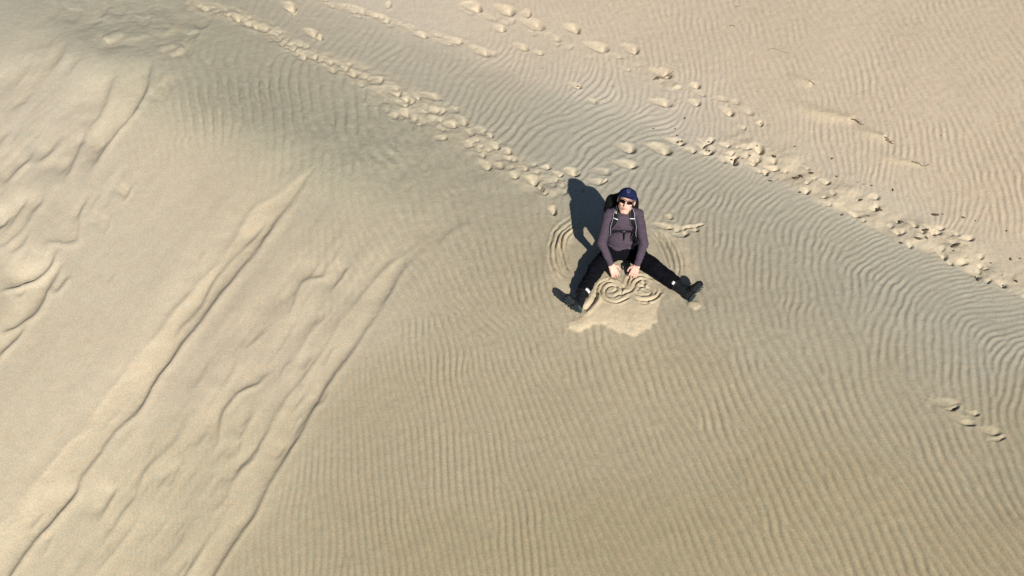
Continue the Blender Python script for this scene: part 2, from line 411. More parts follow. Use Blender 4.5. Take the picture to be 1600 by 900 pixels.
SC_TOP = [([(540,208),(522,224),(500,245),(478,265)], .022, 10, 10), ([(505,196),(490,215),(470,232)], .014, 8, 8)]
# broken crust on the lip, upper left
CR = [
 ([(173,8),(168,18),(160,26),(160,36)], .06, 12, 9),
 ([(160,60),(170,59),(180,55),(193,50)], .06, 7, 6),
 ([(192,66),(205,60),(217,59),(235,53),(250,52),(262,50),(270,44),(268,38),(255,31)], .055, 8, 7),
 ([(247,82),(252,76),(262,73),(275,70)], .06, 7, 6),
 ([(262,86),(275,82),(285,75),(282,66)], .06, 7, 6),
 ([(247,134),(255,126),(266,114)], .05, 8, 7),
 ([(200,10),(195,22),(180,30)], .035, 9, 7),
 ([(120,5),(128,16),(122,30),(110,40)], .03, 12, 9),
 ([(90,0),(92,14),(88,30)], .03, 12, 9),
 ([(225,20),(236,28),(230,40),(215,46)], .035, 8, 8),
 ([(300,45),(310,52),(304,62)], .03, 8, 7),
 ([(330,30),(322,42),(312,48)], .03, 7, 6),
]
for pts, A, wl, wr in CR: scarp(pts, A * 0.85, wl * 1.3, wr * 1.3, 2.4, .2, .2, .9)
rough = np.exp(-(((U_ - 215) / 110) ** 2 + ((V_ - 40) / 48) ** 2)) 
D += rough * 0.022 * fbm(X * 3.2, Y * 3.2, 90, 4)
kill = np.maximum(kill, 0.9 * np.clip(rough * 1.5, 0, 1) * (U_ < 290))
# gentle unevenness of slumped sand on the left face
slump = sstep(-60, 80, (U_ - 720) * (-0.845) + (V_ - 330) * (-0.534)) * sstep(-10, 90, 0.924 * (V_ - 60 - 0.414 * U_))
q1 = (X * 0.9 - Y * 0.43); q2 = (X * 0.43 + Y * 0.9)
D += slump * 0.022 * fbm(q1 * 2.4, q2 * 0.50, 100, 4) * (.35 + .65 * (sstep(0, 60, 230 - U_ - .55 * (V_ - 60)) + sstep(-20, 60, U_ + .62 * (V_ - 460) - 330)).clip(0, 1))
D += (1 - slump) * 0.007 * fbm(X * 0.8, Y * 0.8, 110, 3)
mid = np.exp(-(((U_ - 610) / 190) ** 2 + ((V_ - 235 - .25 * (U_ - 610)) / 75) ** 2))
D += mid * 0.016 * fbm(X * 3.6 - Y * .8, Y * 2.3, 115, 4)

def print_(u, v, L, Wd, a=18, dep=.022, lo=.6, flip=1.0, rim=.12):
    """a foot print or scuff: gentle from the left, steep wall at the right end"""
    idx = window(u - L, u + L, v - L, v + L)
    ca, sa = math.cos(math.radians(a)), math.sin(math.radians(a))
    nu = 4.2 * fbm(X[idx] * 7 + u, Y[idx] * 7, 120, 4); du = U_[idx] - u + nu; dv = V_[idx] - v + nu * .7
    p = (du * ca + dv * sa) / (L / 2); q = (-du * sa + dv * ca) / (Wd / 2) / (0.62 + 0.42 * sstep(-1, .5, (du * ca + dv * sa) / (L / 2)))
    p = p * flip
    r2 = p * p + q * q
    r = np.sqrt(r2)
    wall = 1 - sstep(0.58, 1.22, r)
    ramp = np.clip((p + 1.1) / 1.75, 0, 1) ** 1.2
    D[idx] += -dep * 1.15 * wall * ramp * (1 - .35 * np.clip(-q, 0, 1)) + dep * rim * np.exp(-((r - 1.3) / 0.25) ** 2) * sstep(-.4, .4, p)
    if L > 15: D[idx] -= dep * .75 * np.exp(-(((p - .72) * L / Wd / .75) ** 2 + (q / .62) ** 2) ** 1.5)
    kill[idx] = np.maximum(kill[idx], 1 - sstep(1.1, 1.7, r))
    loose[idx] = np.maximum(loose[idx], min(1, lo * .9) * (1 - sstep(0.8, 1.5, r)))

FP = [
 (553,14,42,11,18,.02),(593,27,36,11,20,.02),(650,52,42,10,17,.02),(703,61,44,10,14,.02),(747,79,44,12,22,.022),(607,8,12,12,10,.03),
 (733,8,36,14,12,.032),(743,14,20,8,12,.028),(787,14,36,16,18,.036),(780,44,22,12,20,.025),(827,35,46,15,20,.036),(892,43,32,13,20,.034),(930,72,42,14,14,.036),
 (983,75,32,13,18,.032),(1030,113,40,15,14,.03),(1085,133,20,11,14,.03),(1047,133,30,14,10,-.012),(1030,160,40,11,10,.03),(1135,172,26,12,30,.034),(1187,192,12,9,10,.03),(897,132,24,9,20,.022),
 (927,158,14,8,20,.022),(977,230,32,15,16,.036),(1026,230,46,15,18,.05),(973,255,44,13,12,.04),(1052,219,38,10,14,.046),(1103,233,22,13,35,.05),(1183,230,22,15,50,.045),(1140,250,26,10,20,.035),
 (890,268,26,12,10,.028),(827,280,26,14,20,.026),(1107,222,12,8,0,.03),(820,20,16,12,0,.02),(450,9,24,15,30,.05),(460,19,9,10,60,.04),(483,50,28,13,24,.036),(497,59,16,11,20,.045),
 (813,73,20,10,15,.018),(840,82,18,8,15,.015),(1085,160,20,10,20,.02),
]
for f in FP: print_(f[0], f[1], f[2], f[3], f[4], f[5] * 0.9)
TRAIL = [(320,13,18,9),(335,16,18,10),(352,22,16,8),(367,25,20,11),(385,34,18,10),(397,38,20,11),(410,43,20,12),(428,55,24,12),(437,67,20,10),(453,73,20,11),(467,88,24,12),(487,88,24,12),(508,94,30,10),(513,104,32,11),
 (547,112,30,13),(568,118,22,11),(587,127,30,13),(612,137,32,16),(627,148,30,10),(648,149,20,8),(667,150,44,10),(633,156,34,10),(627,161,24,9),(633,174,18,12),(680,172,36,11),(643,184,24,14),(613,181,18,12),(665,168,8,10),(720,188,26,13),(747,204,22,14),(700,195,26,10),
 (687,214,20,12),(727,224,22,11),(750,239,22,12),(757,256,24,14),(777,258,18,13),(790,236,20,10),(773,225,18,9),(800,250,18,9),(815,262,22,10),(828,279,18,11),(842,292,18,10),(800,275,16,9),(760,212,22,9),(735,205,14,9),(850,262,20,7),(870,270,22,7),(845,300,22,9),(863,327,14,12)]
for k, f in enumerate(TRAIL):
    print_(f[0] + random.uniform(-1, 1), f[1] + random.uniform(-1, 1), f[2], f[3], random.uniform(2, 40), random.uniform(.012, .026), random.uniform(.3, .7), 1.0, .04)
r3 = random.Random(9)
tl = [(300,5),(400,38),(480,82),(560,115),(640,165),(700,200),(760,235),(830,275),(900,290)]
for k in range(110):
    t = r3.random() * (len(tl) - 1); i = int(t); f = t - i
    u = tl[i][0] * (1 - f) + tl[i + 1][0] * f; v = tl[i][1] * (1 - f) + tl[i + 1][1] * f
    o = r3.gauss(0, 11 if u < 560 else 17); print_(u + o * .4, v + o * .9, r3.uniform(10, 30), r3.uniform(6, 13), r3.uniform(-10, 50), r3.uniform(.003, .013), .2, 1.0, .0)
for k in range(26):
    t = k / 25; u = 500 + 270 * t + r3.uniform(-5, 5); v = 2 + 82 * t + r3.uniform(-5, 5)
    print_(u, v, r3.uniform(14, 40), r3.uniform(6, 11), r3.uniform(5, 30), r3.uniform(.003, .010), .45, 1.0, .0)
for k in range(26):
    t = k / 25; u = 730 + 460 * t + r3.uniform(-16, 16); v = 12 + 180 * t + r3.uniform(-14, 14)
    print_(u, v, r3.uniform(12, 28), r3.uniform(6, 11), r3.uniform(5, 30), r3.uniform(.004, .012), .2, 1.0, .05)
# trampled belt along the crest on the right
belt_pts = [(1080,228),(1150,245),(1200,262),(1250,292),(1310,322),(1370,352),(1430,380),(1480,402),(1540,432),(1600,455),(1680,490)]
idx, dist, sg, s = polyd(belt_pts, 60)
up = np.where(sg < 0, dist, -dist)
bm_ = sstep(-12, 0, up) * (1 - sstep(22, 52, up)) if True else 0
bm_ = np.clip(bm_, 0, 1) * sstep(0, .15, s)
D[idx] += bm_ * 0.040 * fbm(X[idx] * 3.0, Y[idx] * 3.0, 130, 4) + bm_ * 0.006
kill[idx] = np.maximum(kill[idx], bm_ * .85)
loose[idx] = np.maximum(loose[idx], bm_ * .8)
r2 = random.Random(5)
for k in range(80):
    t = r2.random() * (len(belt_pts) - 1); i = int(t); f = t - i
    u = belt_pts[i][0] * (1 - f) + belt_pts[i + 1][0] * f; v = belt_pts[i][1] * (1 - f) + belt_pts[i + 1][1] * f
    o = r2.uniform(-8, 40) if u > 1200 else r2.uniform(-10, 18)
    u += o * .37; v -= o * .93
    print_(u, v, r2.uniform(8, 26), r2.uniform(5, 10), r2.uniform(-5, 45), r2.uniform(.008, .030), r2.uniform(.1, .5), 1.0, 0.0)
# trail belt above-left of the man
idx, dist, sg, s = polyd([(300,5),(400,38),(480,82),(560,115),(640,160),(700,195),(760,235),(810,270),(850,290)], 50)
b = np.exp(-(dist / np.interp(s, [0, .4, .6, 1], [12, 14, 26, 24])) ** 4)
kill[idx] = np.maximum(kill[idx], b * .85); loose[idx] = np.maximum(loose[idx], b * .5)
D[idx] += b * 0.020 * fbm(X[idx] * 4.5, Y[idx] * 4.5, 140, 3)
# prints at the lower right
for f in [(1474,630,46,15,4,.010),(1486,637,24,6,-12,.03),(1520,645,20,8,10,.014),(1510,660,24,8,8,.012),(1500,655,40,14,20,.008),(1558,686,26,8,-18,.012),(1545,672,36,14,15,.012)]: print_(*f, .15)
# scuffs right of and above the man
for f in [(1058,356,10,16,80,.035),(1071,358,22,6,-25,.03),(1035,353,34,9,8,.028),(1088,354,24,5,-15,.024),(1060,365,30,10,-10,.02),(943,285,16,5,-35,.025),(930,283,26,12,10,.016),(896,272,22,10,10,.024),(864,328,16,12,60,.024),(1085,360,16,8,0,.02),(938,268,30,10,0,.014),(1045,338,14,8,20,.02),(905,296,16,8,-10,.018)]: print_(*f, .45)
# wind shadows behind the twigs
for (pts, A, w) in [([(1200,155),(1250,170),(1300,182),(1334,190)], .022, 9), ([(1320,200),(1350,207),(1384,217)], .024, 7), ([(1225,120),(1250,126),(1268,132)], .016, 7), ([(1345,240),(1400,250),(1440,258)], .010, 6)]:
    idx, dist, sg, s = polyd(pts, 40)
    env = sstep(0, .7, s) * (1 - sstep(.93, 1, s))
    D[idx] += A * env * np.exp(-(dist / (w * (1.3 - .6 * s))) ** 2)
    kill[idx] = np.maximum(kill[idx], .9 * env * np.exp(-(dist / (1.4 * w)) ** 2)); loose[idx] = np.maximum(loose[idx], env * np.exp(-(dist / w) ** 2))

def strip(Lp, Rp, amt, dig):
    P = np.array(list(Lp) + list(Rp)[::-1], float)
    idx_, sd_, m_ = poly_in(P, 5, 30, 1.0)
    loose[idx_] = np.maximum(loose[idx_], amt * m_ * (.75 + .25 * fbm(X[idx_] * 2, Y[idx_] * 2, 230, 2)))  # pale tint also stands in for sunlight on the track floor
    D[idx_] -= dig * m_ * 1.0
    kill[idx_] = np.maximum(kill[idx_], m_ * .95)
strip(T1L[3:], T1R[2:], .70, .010); strip(T2L[2:], T2R[2:], .40, .004)

# --- around the man: swept ring, finger arcs, carved spirals, loose heap
rm = np.sqrt((X + 0.0) ** 2 + (Y + 0.08) ** 2)
sw = 1 - sstep(.62, .78, rm + 0.03 * fbm(X * 3, Y * 3, 150, 2))
kill = np.maximum(kill, sw * .95)
D += sw * 0.006 * fbm(X * 4, Y * 4, 160, 3)
ringb = np.exp(-((rm - .665) / .085) ** 2) * (1 - sstep(-.45, -.25, X) + .7 * sstep(.3, .5, X)) * (Y < .45)
D += ringb * 0.010
loose = np.maximum(loose, ringb * .95)
for pts, A in [
 ([(912,340),(897,347),(877,363),(868,381),(866,400),(872,422),(886,437)], .022),
 ([(912,347),(898,353),(883,364),(876,380),(877,397),(883,415),(891,428)], .024),
 ([(900,337),(880,347),(867,361),(859,381),(858,402),(863,424),(875,440)], .014),
 ([(905,358),(893,364),(884,376),(883,392),(888,408)], .010),
 ([(1018,358),(1027,368),(1040,384),(1048,402),(1053,424)], .024),
 ([(1012,362),(1021,372),(1033,387),(1041,403),(1047,420)], .020),
 ([(1026,358),(1040,370),(1052,388),(1058,406),(1060,420),(1058,433)], .022),
 ([(1034,360),(1048,374),(1060,392),(1066,412),(1066,430)], .010)]:
    groove(pts, A * 1.0, 1.9, .4, .2, .12, True)
def zz(L): return [(920 + a / 7.5, 370 + b / 7.5) for a, b in L]
SPIR = [
 (zz([(235,655),(300,640),(330,615),(322,590),(280,575),(230,585),(195,620),(190,665),(230,705),(300,705),(370,665),(395,615),(365,570),(300,535),(220,528),(160,565),(132,640),(160,710),(230,757),(330,775),(420,745),(482,705)]), .030, 1.5),
 (zz([(240,500),(170,520),(110,570),(88,640),(90,700)]), .016, 1.5),
 (zz([(320,560),(370,590),(405,600),(440,565),(455,520),(472,470)]), .034, 2.2),
 (zz([(370,690),(430,660),(490,640),(520,600),(560,535),(620,500),(665,520)]), .026, 1.8),
 (zz([(485,600),(480,560),(510,500),(570,462),(650,458),(740,490),(815,560),(838,640),(800,705),(720,748),(620,752),(540,725)]), .026, 1.7),
 (zz([(585,580),(620,585),(650,570),(655,545),(625,540)]), .026, 1.6),
 (zz([(560,640),(600,600),(660,590),(720,620),(725,670),(680,690),(600,680),(550,655)]), .014, 1.4),
 (zz([(730,520),(775,560),(790,620),(770,680)]), .012, 1.5),
 (zz([(830,540),(862,600),(862,660)]), .012, 1.4),
 (zz([(600,780),(650,790),(700,780)]), .010, 1.6),
 (zz([(570,650),(620,665),(690,690)]), .010, 1.1), (zz([(540,670),(600,690),(650,697)]), .010, 1.1),
]
for pts, A, w in SPIR: groove(pts, A * 1.05, w, .35, .05, .05)
# the carved hollow and the loose apron pushed out below it
def z1(L): return [(840 + a / 3.214, 260 + b / 3.214) for a, b in L]
heap = z1([(290,610),(245,700),(235,740),(150,790),(150,815),(210,830),(285,792),(340,800),(400,828),(455,842),(497,855),(520,830),(565,820),(580,790),(605,770),(600,740),(615,690),(632,620),(590,560),(520,525),(440,530),(430,470),(390,470),(380,520),(330,545)])
idx, sd, m = poly_in(heap, 2.6)
low = sstep(455, 480, V_[idx])
D[idx] += m * low * (0.004 + 0.010 * (1 - np.exp(-np.maximum(sd, 0) / 9)) + .010 * fbm(X[idx] * 3.5, Y[idx] * 3.5, 175, 3))
D[idx] += m * (1 - low) * .005 * fbm(X[idx] * 12, Y[idx] * 12, 176, 3)
kill[idx] = np.maximum(kill[idx], m); loose[idx] = np.maximum(loose[idx], m * (.45 + 1.1 * low))
idx, sd, m = poly_in(z1([(750,690),(775,676),(800,680),(818,695),(810,712),(780,716),(755,705)]), 1.2, 20, .5)
D[idx] += m * .014; kill[idx] = np.maximum(kill[idx], m); loose[idx] = np.maximum(loose[idx], m)
groove(z1([(292,640),(285,668),(262,700),(238,722)]), .045, 3.4, .35, .1, .1)
# fine disturbed texture where the sand is loose and trampled
D += (np.clip(loose, 0, 1) * (1 - sw)) * 0.0035 * fbm(X * 14, Y * 14, 190, 3)
D += 0.0022 * fbm(X * 14, Y * 14, 200, 3) * (0.4 + 0.6 * (1 - slump))

rip_a = amp * (1 - np.clip(kill, 0, 1)) * far_fade
H2 = H + (D * 1.0) * far_fade + RIP * rip_a
# long swells of the open dune field beyond
dist0 = np.sqrt(X ** 2 + Y ** 2)
H2 = H2 + sstep(14, 60, dist0) * 2.2 * fbm(X * 0.02, Y * 0.02, 210, 3) * 1.0

co = np.stack([X, Y, H2], -1).reshape(-1, 3).astype(np.float32)
ii = np.arange(NX * NY, dtype=np.int32).reshape(NY, NX)
q = np.stack([ii[:-1, :-1], ii[:-1, 1:], ii[1:, 1:], ii[1:, :-1]], -1).reshape(-1, 4)
me = bpy.data.meshes.new('sand')
me.vertices.add(len(co)); me.vertices.foreach_set('co', co.ravel())
me.loops.add(q.size); me.loops.foreach_set('vertex_index', q.ravel())
me.polygons.add(len(q)); me.polygons.foreach_set('loop_start', np.arange(0, q.size, 4, dtype=np.int32))
me.polygons.foreach_set('use_smooth', np.ones(len(q), bool))
me.update()
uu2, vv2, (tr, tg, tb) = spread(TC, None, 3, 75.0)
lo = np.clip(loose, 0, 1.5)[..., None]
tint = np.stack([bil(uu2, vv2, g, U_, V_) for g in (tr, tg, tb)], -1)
tint = tint * np.array([1.0, 1.0, 1.04]) * (1 + .09 * (1 - sstep(250, 420, U_ + .1 * V_)) - .06 * sstep(560, 760, V_) * sstep(380, 560, U_))[..., None] * (1 + (1 - sstep(-22, 14, V_ - vcrest(U_) + 9 * fbm(X * 1.5, Y * 1.5, 235, 3)))[..., None] * np.array([.12, .09, .115]))  # left face and upper plain paled, lower ground dimmed: slope light in the colour
LO = np.array([.60, .51, .36])
tint = tint * (1 - .65 * lo) + LO * .65 * lo
# ripple crests painted darker to stand in for weak ripple shading
tone = np.clip(RIP / (np.abs(lamv / scale_here) * .05), -1, 1) * rip_a.clip(0, 1) * far_fade
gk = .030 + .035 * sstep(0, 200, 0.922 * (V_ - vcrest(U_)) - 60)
tint = tint * (1 - (gk * tone)[..., None] * np.array([1.0, .95, .85]))
mott = fbm(X * 1.7, Y * 1.7, 220, 4)[..., None]
tint = tint * (1 + .035 * mott)
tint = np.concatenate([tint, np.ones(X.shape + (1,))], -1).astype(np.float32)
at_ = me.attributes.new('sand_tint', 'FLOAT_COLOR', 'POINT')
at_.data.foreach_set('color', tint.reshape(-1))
ground = bpy.data.objects.new('sand_dune', me)
COL.objects.link(ground)
ground['kind'] = 'structure'
ground['label'] = 'pale dune sand with wind ripples, slide tracks and footprints'

def gz(x, y):
    return float(hgt(np.array([x]), np.array([y]), H2)[0])
def on_sand(u, v, dz=0.0):
    """the point of the sand seen at that place of the plan"""
    z = 0.0
    for _ in range(12):
        p = at(u, v, z); z = 0.4 * z + 0.6 * gz(p.x, p.y)
    p = at(u, v, z); p.z = gz(p.x, p.y) + dz
    return p

# ------------------------------------------------------------------ materials
def mat(name, col, rough=.8, spec=.3, metal=0, noise=0.0, nscale=60, bump=0.0, bscale=200, col2=None, sub=0):
    m = bpy.data.materials.new(name); m.use_nodes = True
    t = m.node_tree; b = t.nodes['Principled BSDF']
    b.inputs['Roughness'].default_value = rough; b.inputs['Specular IOR Level'].default_value = spec; b.inputs['Metallic'].default_value = metal
    tc = t.nodes.new('ShaderNodeTexCoord')
    if noise > 0 or col2:
        n = t.nodes.new('ShaderNodeTexNoise'); n.inputs['Scale'].default_value = nscale; n.inputs['Detail'].default_value = 3
        t.links.new(tc.outputs['Object'], n.inputs['Vector'])
        r = t.nodes.new('ShaderNodeMix'); r.data_type = 'RGBA'
        c2 = col2 or tuple(min(1, c * (1 + noise)) for c in col)
        c1 = col if col2 else tuple(c * (1 - noise) for c in col)
        r.inputs['A'].default_value = (*c1, 1); r.inputs['B'].default_value = (*c2, 1)
        t.links.new(n.outputs['Fac'], r.inputs['Factor']); t.links.new(r.outputs['Result'], b.inputs['Base Color'])
    else:
        b.inputs['Base Color'].default_value = (*col, 1)
    if bump > 0:
        n2 = t.nodes.new('ShaderNodeTexNoise'); n2.inputs['Scale'].default_value = bscale; n2.inputs['Detail'].default_value = 2
        bp = t.nodes.new('ShaderNodeBump'); bp.inputs['Strength'].default_value = bump; bp.inputs['Distance'].default_value = .004
        t.links.new(tc.outputs['Object'], n2.inputs['Vector']); t.links.new(n2.outputs['Fac'], bp.inputs['Height']); t.links.new(bp.outputs['Normal'], b.inputs['Normal'])
    if sub: b.inputs['Subsurface Weight'].default_value = sub; b.inputs['Subsurface Radius'].default_value = (.012, .004, .002); b.inputs['Subsurface Scale'].default_value = .5
    return m

def sand_material():
    m = bpy.data.materials.new('sand'); m.use_nodes = True
    t = m.node_tree; b = t.nodes['Principled BSDF']; N = t.nodes.new; Lk = t.links.new
    b.inputs['Roughness'].default_value = .95; b.inputs['Specular IOR Level'].default_value = .12
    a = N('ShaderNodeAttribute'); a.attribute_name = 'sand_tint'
    g = N('ShaderNodeNewGeometry')
    def noise(sc, det, rough=.6):
        n = N('ShaderNodeTexNoise'); n.inputs['Scale'].default_value = sc; n.inputs['Detail'].default_value = det; n.inputs['Roughness'].default_value = rough
        Lk(g.outputs['Position'], n.inputs['Vector']); return n
    n1 = noise(75, 2, .75); n2 = noise(38, 2); n3 = noise(9, 3)
    # grain: value
    def mr(n, lo, hi, a0=.25, a1=.75):
        r = N('ShaderNodeMapRange'); r.inputs[1].default_value = a0; r.inputs[2].default_value = a1; r.inputs[3].default_value = lo; r.inputs[4].default_value = hi
        Lk(n.outputs['Fac'], r.inputs[0]); return r
    def mul(x, y):
        q = N('ShaderNodeMath'); q.operation = 'MULTIPLY'; Lk(x, q.inputs[0]); Lk(y, q.inputs[1]); return q
    v = mul(mr(n1, .79, 1.21).outputs[0], mr(n3, .95, 1.05).outputs[0])
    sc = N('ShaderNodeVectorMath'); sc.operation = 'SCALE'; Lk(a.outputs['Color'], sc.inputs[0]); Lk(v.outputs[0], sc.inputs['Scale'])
    # grain: slight differences of hue between grains
    cm = N('ShaderNodeMix'); cm.data_type = 'RGBA'; cm.inputs['A'].default_value = (1.045, .985, .94, 1); cm.inputs['B'].default_value = (.96, 1.012, 1.05, 1)
    Lk(mr(n2, 0, 1, .35, .65).outputs[0], cm.inputs['Factor'])
    mm = N('ShaderNodeVectorMath'); mm.operation = 'MULTIPLY'; Lk(sc.outputs[0], mm.inputs[0]); Lk(cm.outputs['Result'], mm.inputs[1])
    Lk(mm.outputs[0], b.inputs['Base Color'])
    bp = N('ShaderNodeBump'); bp.inputs['Strength'].default_value = .35; bp.inputs['Distance'].default_value = .0035
    n4 = noise(95, 3, .7)
    Lk(n4.outputs['Fac'], bp.inputs['Height']); Lk(bp.outputs['Normal'], b.inputs['Normal'])
    return m
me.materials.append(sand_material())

# ------------------------------------------------------------------ helpers for objects
def link(name, mesh, mats, parent=None, smooth=True):
    o = bpy.data.objects.new(name, mesh); COL.objects.link(o)
    for mt in (mats if isinstance(mats, (list, tuple)) else [mats]): mesh.materials.append(mt)
    if smooth: mesh.polygons.foreach_set('use_smooth', np.ones(len(mesh.polygons), bool))
    if parent is not None: o.parent = parent
    return o

def tag(o, label, cat, group=None):
    o['label'] = label; o['category'] = cat
    if group: o['group'] = group

def V(*a): return Vector(a)

def frame_of(d):
    d = Vector(d).normalized(); h = V(0, 0, 1) if abs(d.z) < .9 else V(1, 0, 0)
    a = d.cross(h).normalized(); return a, a.cross(d).normalized(), d

def caps(bm, p, q, r0, r1, n=14, flat=None):
    """tapered capsule; flat=(axis vector, factor) squeezes it"""
    p = Vector(p); q = Vector(q); a, b, d = frame_of(q - p); L = (q - p).length
    prof = []
    for k in range(5):
        t = math.pi / 2 * (1 - k / 4); prof.append((-math.sin(t) * r0, math.cos(t) * r0))
    for k in range(5):
        t = math.pi / 2 * k / 4; prof.append((L + math.sin(t) * r1, math.cos(t) * r1))
    rings = []
    for (s, r) in prof:
        r = max(r, 1e-4)
        rings.append([bm.verts.new(p + d * s + (a * math.cos(2 * math.pi * i / n) + b * math.sin(2 * math.pi * i / n)) * r) for i in range(n)])
    for A, B in zip(rings[:-1], rings[1:]):
        for i in range(n): bm.faces.new((A[i], A[(i + 1) % n], B[(i + 1) % n], B[i]))
    bm.faces.new(rings[0][::-1]); bm.faces.new(rings[-1])

def ell(bm, c, r, rot=None):
    m = Matrix.Translation(Vector(c)) @ (rot.to_4x4() if rot else Matrix.Identity(4)) @ Matrix.Diagonal((*r, 1))
    bmesh.ops.create_icosphere(bm, subdivisions=3, radius=1, matrix=m)

def fuse(name, bm, voxel, mats, parent=None, smooth=4, disp=None, cuts=()):
    bmesh.ops.recalc_face_normals(bm, faces=bm.faces)
    tmp = bpy.data.meshes.new('tmp'); bm.to_mesh(tmp); bm.free()
    o = bpy.data.objects.new('tmp', tmp); COL.objects.link(o)
    r = o.modifiers.new('r', 'REMESH'); r.mode = 'VOXEL'; r.voxel_size = voxel; r.use_smooth_shade = True
    if smooth:
        s = o.modifiers.new('s', 'SMOOTH'); s.iterations = smooth; s.factor = .5
    dg = bpy.context.evaluated_depsgraph_get(); dg.update()
    m2 = bpy.data.meshes.new_from_object(o.evaluated_get(dg)); m2.name = name
    bpy.data.objects.remove(o); bpy.data.meshes.remove(tmp)
    if disp:
        n = len(m2.vertices); c = np.empty(n * 3, np.float32); nn = np.empty(n * 3, np.float32)
        m2.vertices.foreach_get('co', c); m2.vertices.foreach_get('normal', nn)
        c = c.reshape(-1, 3); nn = nn.reshape(-1, 3)
        c = c + nn * disp(c.astype(float), nn)[:, None]
        m2.vertices.foreach_set('co', c.astype(np.float32).ravel()); m2.update()
    if cuts:
        b2 = bmesh.new(); b2.from_mesh(m2)
        for (pc, pn) in cuts:
            bmesh.ops.bisect_plane(b2, geom=b2.verts[:] + b2.edges[:] + b2.faces[:], plane_co=pc, plane_no=pn, clear_outer=True)
        b2.to_mesh(m2); b2.free()
    m2.materials.clear()
    return link(name, m2, mats, parent)

def tube(bm, pts, radii, n=8, cap=True):
    pts = [Vector(p) for p in pts]; rings = []
    a = None
    for i, p in enumerate(pts):
        d = (pts[min(i + 1, len(pts) - 1)] - pts[max(i - 1, 0)]).normalized()
        if a is None: a, b, _ = frame_of(d)
        else:
            a = (a - d * a.dot(d)).normalized(); b = a.cross(d)
        r = radii[i] if hasattr(radii, '__len__') else radii
        rings.append([bm.verts.new(p + (a * math.cos(2 * math.pi * k / n) + b * math.sin(2 * math.pi * k / n)) * r) for k in range(n)])
    for A, B in zip(rings[:-1], rings[1:]):
        for k in range(n): bm.faces.new((A[k], A[(k + 1) % n], B[(k + 1) % n], B[k]))
    if cap: bm.faces.new(rings[0][::-1]); bm.faces.new(rings[-1])

def bmobj(name, bm, m, parent=None, smooth=True):
    bmesh.ops.recalc_face_normals(bm, faces=bm.faces)
    me_ = bpy.data.meshes.new(name); bm.to_mesh(me_); bm.free()
    return link(name, me_, m, parent, smooth)

def cr3(pts, n=6):
    P = np.array([list(p) for p in pts], float); P = np.vstack([2 * P[0] - P[1], P, 2 * P[-1] - P[-2]]); out = []
    for k in range(1, len(P) - 2):
        t = np.linspace(0, 1, n, endpoint=False)[:, None]; a, b, c, d = P[k - 1], P[k], P[k + 1], P[k + 2]
        out.append(0.5 * ((2 * b) + (-a + c) * t + (2 * a - 5 * b + 4 * c - d) * t * t + (-a + 3 * b - 3 * c + d) * t ** 3))
    out.append(P[-2][None]); return [Vector(p) for p in np.vstack(out)]

# ------------------------------------------------------------------ the sitting man
SKIN = mat('skin', (.72, .44, .36), .5, .35, noise=.08, nscale=40, sub=.15)
CLOTH = mat('black_trouser_cloth', (.006, .006, .009), .9, .04, noise=.2, nscale=30, bump=.3, bscale=160)
BOOT = mat('black_boot_leather', (.008, .009, .012), .6, .2, noise=.2, nscale=50, bump=.2)
SOLE = mat('grey_green_rubber_sole', (.022, .038, .045), .7, .3, noise=.15, nscale=70)
EDGE = mat('pale_sole_edge', (.12, .15, .16), .6, .3)
WHITE = mat('white_cloth', (.75, .76, .78), .7, .2)
NAVY = mat('navy_cap_cloth', (.022, .035, .12), .8, .2, noise=.15, nscale=120, bump=.2)
BRIM = mat('blue_cap_brim', (.04, .07, .24), .75, .2, noise=.12, nscale=100)
LENS = mat('dark_glasses', (.010, .005, .005), .5, .2)
HAIR = mat('short_brown_hair', (.06, .04, .03), .8, .2, noise=.3, nscale=200)
LIPS = mat('lips', (.50, .18, .15), .45, .4)
PACK = mat('black_nylon', (.007, .007, .009), .8, .12, noise=.2, nscale=60, bump=.25)
STRAP = mat('black_strap_webbing', (.009, .009, .011), .8, .15, bump=.2)
PIPE = mat('reflective_grey_piping', (.42, .44, .50), .45, .5)
BUCK = mat('buckle_plastic', (.03, .03, .035), .35, .5)

def shirt_material():
    m = mat('heather_purple_grey_knit', (.115, .088, .118), .85, .15, bump=.3, bscale=220)
    t = m.node_tree; b = t.nodes['Principled BSDF']; N = t.nodes.new; Lk = t.links.new
    g = N('ShaderNodeTexCoord'); w = N('ShaderNodeTexWave'); w.wave_type = 'BANDS'; w.bands_direction = 'Z'; w.inputs['Scale'].default_value = 22; w.inputs['Distortion'].default_value = 1.2
    Lk(g.outputs['Object'], w.inputs['Vector'])
    n = N('ShaderNodeTexNoise'); n.inputs['Scale'].default_value = 55; n.inputs['Detail'].default_value = 3; Lk(g.outputs['Object'], n.inputs['Vector'])
    mx = N('ShaderNodeMix'); mx.data_type = 'RGBA'; mx.inputs['A'].default_value = (.056, .043, .064, 1); mx.inputs['B'].default_value = (.092, .070, .098, 1)
    ad = N('ShaderNodeMath'); ad.operation = 'MULTIPLY_ADD'; ad.inputs[1].default_value = .45; Lk(w.outputs['Fac'], ad.inputs[0])
    m2 = N('ShaderNodeMath'); m2.operation = 'MULTIPLY'; m2.inputs[1].default_value = .6; Lk(n.outputs['Fac'], m2.inputs[0]); Lk(m2.outputs[0], ad.inputs[2])
    Lk(ad.outputs[0], mx.inputs['Factor']); Lk(mx.outputs['Result'], b.inputs['Base Color'])
    return m
SHIRT = shirt_material()

man = bpy.data.objects.new('person', None); COL.objects.link(man)
man.location = (0, 0, gz(0.02, 0.0))
tag(man, 'man in dark cap, sunglasses and purple-grey shirt sitting on the sand with legs spread wide', 'person')
G0 = man.location.z
off = Vector(man.location)
